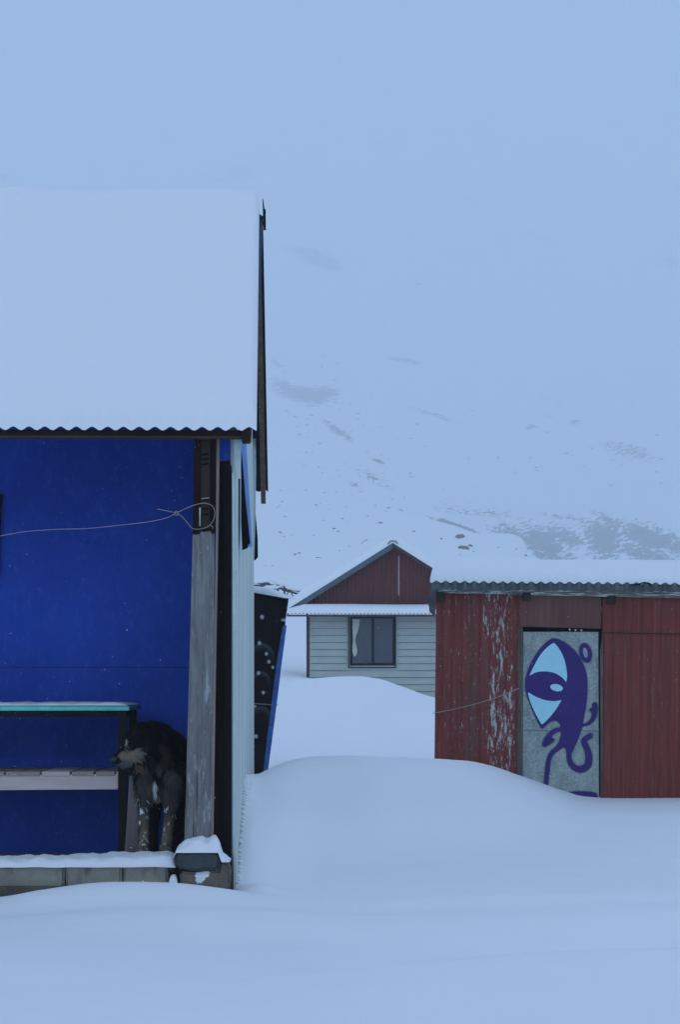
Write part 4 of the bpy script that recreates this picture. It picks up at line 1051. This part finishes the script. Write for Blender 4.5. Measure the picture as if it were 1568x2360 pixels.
# ================================================================== snowed-in fence on the slope
fo = P(640, 1375, 88.0)
fe = empty("fence", fo, "dark pole fence half buried in snow on the slope behind the grey house", "fence")
def fp(px, py, d=88.0): return P(px, py, d) - fo
def rail(a, b, w=.06, d=88.0): return MB().bar(fp(*a, d), fp(*b, d), w, w).build("rail", FENCEW, fe)
for a, b, w in [((540, 1350), (612, 1349), .07), ((560, 1362), (640, 1357), .05), ((604, 1352), (662, 1358), .09), ((650, 1359), (700, 1372), .08), ((640, 1356), (700, 1364), .07), ((560, 1342), (620, 1345), .08), ((655, 1374), (690, 1385), .07), ((662, 1384), (688, 1392), .05), ((590, 1344), (660, 1352), .06)]:
    rail(a, b, w)
for px, y0_, y1_ in [(600, 1348, 1366), (620, 1344, 1362), (640, 1348, 1368), (655, 1352, 1384), (690, 1362, 1384), (575, 1346, 1362)]:
    MB().bar(fp(px, y1_ + 4), fp(px + 1, y0_), .09, .09).build("post", FENCEW, fe)
for a, b in [((660, 1372), (668, 1360)), ((668, 1360), (676, 1374)), ((612, 1360), (620, 1350)), ((692, 1384), (700, 1368))]:
    MB().bar(fp(*a), fp(*b), .045, .045).build("brace", FENCEW, fe)
fs = MB()
for a, b in [((540, 1345), (625, 1338)), ((625, 1338), (665, 1350)), ((655, 1353), (705, 1360)), ((600, 1356), (650, 1352))]:
    A_, B_ = fp(*a), fp(*b); n = 12
    fs.tube([A_ + (B_ - A_) * k / n + Vector((0, 0, .05 * nz(k * .7, a[0]))) for k in range(n + 1)], [.04 + .07 * math.sin(math.pi * k / n) for k in range(n + 1)], 8)
fs.build("snow_cap", SNOW, fe)

# ================================================================== dog
DOG0 = P(357, 1968, 10.3)
def D(px, py, d): return P(px, py, d) - DOG0
dm = bmesh.new()
def ball(c, r, s=(1, 1, 1)):
    bmesh.ops.create_icosphere(dm, subdivisions=2, radius=r, matrix=Matrix.Translation(c) @ Matrix.Diagonal((*s, 1)))
def limb(pts):
    for (a, b) in zip(pts[:-1], pts[1:]):
        A_, B_ = D(*a[:3]), D(*b[:3]); n = max(2, int((B_ - A_).length / .012))
        for k in range(n + 1):
            t = k / n; ball(A_ + (B_ - A_) * t, a[3] + (b[3] - a[3]) * t)
limb([(325, 1702, 10.14, .080), (334, 1716, 10.2, .092), (360, 1738, 10.34, .112), (370, 1738, 10.5, .122), (384, 1736, 10.7, .125), (392, 1746, 10.92, .115)])     # head to rump
ball(D(318, 1726, 10.11), .068); ball(D(333, 1748, 10.16), .062)                    # cheeks, ruff
limb([(313, 1733, 10.09, .062), (292, 1743, 10.06, .050), (273, 1751, 10.04, .037)]); limb([(345, 1700, 10.26, .085), (362, 1712, 10.42, .105)])  # muzzle
limb([(314, 1756, 10.10, .040), (287, 1761, 10.06, .031)])                            # lower jaw
limb([(318, 1684, 10.12, .036), (308, 1672, 10.14, .020)])                            # near ear folded back
limb([(345, 1688, 10.18, .04), (352, 1712, 10.17, .032), (350, 1728, 10.15, .016)])   # ear hanging
limb([(362, 1748, 10.36, .115), (366, 1780, 10.36, .108), (362, 1808, 10.34, .076), (358, 1826, 10.32, .04)])   # chest
limb([(338, 1772, 10.32, .07), (331, 1806, 10.28, .050), (331, 1850, 10.26, .036), (331, 1915, 10.24, .0285), (331, 1950, 10.22, .030), (328, 1964, 10.17, .033)])
limb([(396, 1772, 10.32, .072), (397, 1806, 10.28, .054), (395, 1850, 10.26, .038), (387, 1910, 10.24, .029), (383, 1950, 10.22, .031), (381, 1965, 10.17, .034)])
limb([(378, 1780, 10.5, .095), (382, 1786, 10.8, .085)])                              # belly
limb([(362, 1790, 10.86, .07), (356, 1850, 10.8, .046), (354, 1900, 10.93, .029), (353, 1970, 10.86, .026), (352, 1976, 10.82, .030)])
limb([(400, 1790, 10.86, .075), (405, 1850, 10.8, .05), (408, 1900, 10.95, .031), (405, 1970, 10.88, .026), (404, 1977, 10.83, .030)])
limb([(404, 1765, 11.0, .045), (414, 1810, 11.07, .045), (415, 1860, 11.08, .048), (413, 1900, 11.08, .04), (408, 1925, 11.07, .014)])   # tail
me = bpy.data.meshes.new("dog"); dm.to_mesh(me); dm.free()
dog = bpy.data.objects.new("dog", me); COL.objects.link(dog)
rm = dog.modifiers.new("r", 'REMESH'); rm.mode = 'VOXEL'; rm.voxel_size = .009
sm_ = dog.modifiers.new("s", 'SMOOTH'); sm_.iterations = 6; sm_.factor = .5
dg = bpy.context.evaluated_depsgraph_get(); me2 = bpy.data.meshes.new_from_object(dog.evaluated_get(dg), depsgraph=dg)
dog.modifiers.clear(); dog.data = me2; me2.name = "dog"
BLK, GRB, TAN = (.0075, .0062, .0055), (.088, .077, .068), (.19, .142, .095)
PATCH = [(300, 1744, 26, 15, (.17, .135, .095)), (284, 1761, 20, 9, (.085, .083, .085)), (292, 1728, 5, 9, (.13, .11, .09)), (279, 1712, 3.2, 8, (.42, .33, .19)), (289.5, 1712, 4.2, 9, (.42, .33, .19)),
         (316, 1737, 8, 11, (.14, .12, .10)), (326, 1772, 18, 9, (.15, .105, .06)), (381, 1745, 11, 28, (.075, .055, .03)), (372, 1718, 6, 12, (.07, .052, .03)), (366, 1768, 10, 14, (.085, .075, .07)),
         (396, 1796, 20, 26, (.085, .076, .068)), (335, 1800, 16, 30, (.075, .066, .058)), (354, 1818, 7.5, 19, (.85, .84, .83)), (362, 1838, 9, 6, (.5, .45, .42)), (345, 1824, 9, 14, (.16, .13, .11)),
         (268, 1754, 9, 8, (.012, .011, .011))]
def coat(w):
    px, py = CX + w.x * F / w.y, HY - (w.z - EYE) * F / w.y
    c = Vector(BLK); n = fbm(w.x * 22, w.y * 22, w.z * 9, 3)
    if w.y > 11.0 and py > 1822: c = Vector((.12, .083, .045)) if py < 1905 else Vector((.02, .016, .012))
    elif py > 1790 and w.y < 10.45:
        t = min(1, max(0, (py - 1795) / 30)); c = c.lerp(Vector(GRB), t * (.75 + .4 * n))
        t = min(1, max(0, (py - 1875) / 40)); c = c.lerp(Vector(TAN), max(0, min(1, t * (.8 + .9 * n))))
    elif py > 1790: c = c.lerp(Vector((.022, .018, .015)), .7)
    else: c = c.lerp(Vector((.045, .038, .03)), max(0, min(.8, n * 1.3)))
    if w.y < 10.5:
        for (cx, cy_, rx, ry, col) in PATCH:
            q = ((px - cx) / rx) ** 2 + ((py - cy_) / ry) ** 2 + .9 * n
            if q < 1.2: c = c.lerp(Vector(col) * 1.12, max(0, min(1, (1.2 - q) * 1.8)))
        if 1842 < py < 1972:
            m = fbm(w.x * 75 + 3, w.y * 60, w.z * 48, 3)
            if m > .5: c = Vector((.8, .81, .83))
    return c
ca = me2.color_attributes.new("coat", 'FLOAT_COLOR', 'POINT')
cols = []
for v in me2.vertices: cols += [*coat(v.co + DOG0), 1]
ca.data.foreach_set("color", cols)
COAT = m_attr("dog_coat", "coat", .95, .03)
me2.materials.clear(); me2.materials.append(COAT); me2.polygons.foreach_set("use_smooth", [True] * len(me2.polygons))
dog.location = DOG0
tag(dog, "shaggy black dog with tan muzzle and white chest standing on the porch", "dog")
# fur: thin tapering locks that follow the coat
me2.calc_loop_triangles()
tri = me2.loop_triangles; areas = [t.area for t in tri]; cum = np.cumsum(areas)
fv, ff, fc = [], [], []
rng = random.Random(3)
for k in range(30000):
    t = tri[int(np.searchsorted(cum, rng.random() * cum[-1]))]
    a, b = rng.random(), rng.random()
    if a + b > 1: a, b = 1 - a, 1 - b
    p0, p1, p2 = (me2.vertices[i] for i in t.vertices)
    co = p0.co + (p1.co - p0.co) * a + (p2.co - p0.co) * b
    n = t.normal; w = co + DOG0; px, py = CX + w.x * F / w.y, HY - (w.z - EYE) * F / w.y
    flow = Vector((0.12, .25, -1.0))
    if w.y < 10.16 and px < 330: flow = Vector((.7, .35, -.35)) # muzzle hair runs back
    flow += Vector((rng.gauss(0, .28), rng.gauss(0, .28), rng.gauss(0, .28)))
    tan_ = (flow - n * flow.dot(n)); tan_.normalize()
    leg_ = py > 1850; muz = px < 312 and w.y < 10.16
    ln = rng.uniform(.010, .020) if leg_ or muz else rng.uniform(.022, .048)
    if w.y > 11.0: ln = rng.uniform(.03, .07)
    d1 = (tan_ * .9 + n * rng.uniform(.15, .6)).normalized(); d2 = (d1 + Vector((0, 0, -.45))).normalized()
    sd_ = d1.cross(n).normalized() * (rng.uniform(.0012, .0026))
    i0 = len(fv); base = co - n * .002
    fv += [base - sd_, base + sd_, base + d1 * ln * .55 + sd_ * .7, base + d1 * ln * .55 - sd_ * .7, base + d1 * ln * .55 + d2 * ln * .45]
    ff += [(i0, i0 + 1, i0 + 2, i0 + 3), (i0 + 3, i0 + 2, i0 + 4)]
    c = coat(w) * rng.uniform(.7, 1.4)
    fc += [*c, 1] * 5
fm = bpy.data.meshes.new("fur"); fm.from_pydata(fv, [], ff); fa = fm.color_attributes.new("coat", 'FLOAT_COLOR', 'POINT'); fa.data.foreach_set("color", fc); fm.materials.append(COAT)
fu = bpy.data.objects.new("fur", fm); COL.objects.link(fu); fu.parent = dog
def small(name, c, r, s, mat):
    bm = bmesh.new(); bmesh.ops.create_icosphere(bm, subdivisions=3, radius=r, matrix=Matrix.Translation(c) @ Matrix.Diagonal((*s, 1)))
    m = bpy.data.meshes.new(name); bm.to_mesh(m); bm.free(); m.materials.append(mat); m.polygons.foreach_set("use_smooth", [True] * len(m.polygons))
    o = bpy.data.objects.new(name, m); COL.objects.link(o); o.parent = dog
EYEM = m_flat("dog_eye", (.01, .007, .005), .1, .12, 5, .6, 0)
NOSE = m_flat("dog_nose", (.010, .009, .009), .2, .35, 30, .5, .1)
small("nose", D(262, 1750, 9.995), .020, (1, 1, .85), NOSE)
small("eye", D(279, 1722, 10.045), .010, (1, 1, 1), EYEM); small("eye", D(295, 1723, 10.02), .010, (1, 1, 1), EYEM)

# ------------------------------------------------------------------ falling snow
fl_rng = random.Random(11); flv, flf = [], []
for k in range(11000):
    c = Vector((fl_rng.uniform(-5, 5), fl_rng.uniform(2.5, 16), fl_rng.uniform(.3, 4.5))); r = fl_rng.uniform(.0005, .0011)
    if c.y > 9.8 and c.x < -.3: continue
    i0 = len(flv)
    flv += [c + Vector(d) * r * fl_rng.uniform(.7, 1.3) for d in ((1, 0, 0), (-1, 0, 0), (0, 1, 0), (0, -1, 0), (0, 0, 1), (0, 0, -1))]
    flf += [(i0 + a, i0 + b, i0 + d) for a, b, d in ((0, 2, 4), (2, 1, 4), (1, 3, 4), (3, 0, 4), (2, 0, 5), (1, 2, 5), (3, 1, 5), (0, 3, 5))]
fm2 = bpy.data.meshes.new("falling_snow"); fm2.from_pydata(flv, [], flf); fm2.materials.append(SNOW)
fo2 = bpy.data.objects.new("falling_snow", fm2); COL.objects.link(fo2)
fo2["kind"] = "stuff"; fo2["label"] = "fine snowflakes falling through the air"; fo2["category"] = "snow"

# ------------------------------------------------------------------ haze
hz = MB().box(-1750, 1750, -80, 1620, -1.2, 820).build("haze", None) if False else None
hm = bpy.data.materials.new("haze"); hm.use_nodes = True; hn = hm.node_tree.nodes; hn.remove(hn["Principled BSDF"])
pv = hn.new("ShaderNodeVolumePrincipled"); pv.inputs['Density'].default_value = HAZE; pv.inputs['Color'].default_value = (.97, .98, 1.0, 1); pv.inputs['Anisotropy'].default_value = 0.0
hm.node_tree.links.new(pv.outputs[0], hn["Material Output"].inputs['Volume'])
hz = MB().box(-4200, 4200, -120, 4000, -1.5, 1480).build("haze", hm)
hz["kind"] = "stuff"; hz["label"] = "pale snowy mist filling the valley"; hz["category"] = "haze"
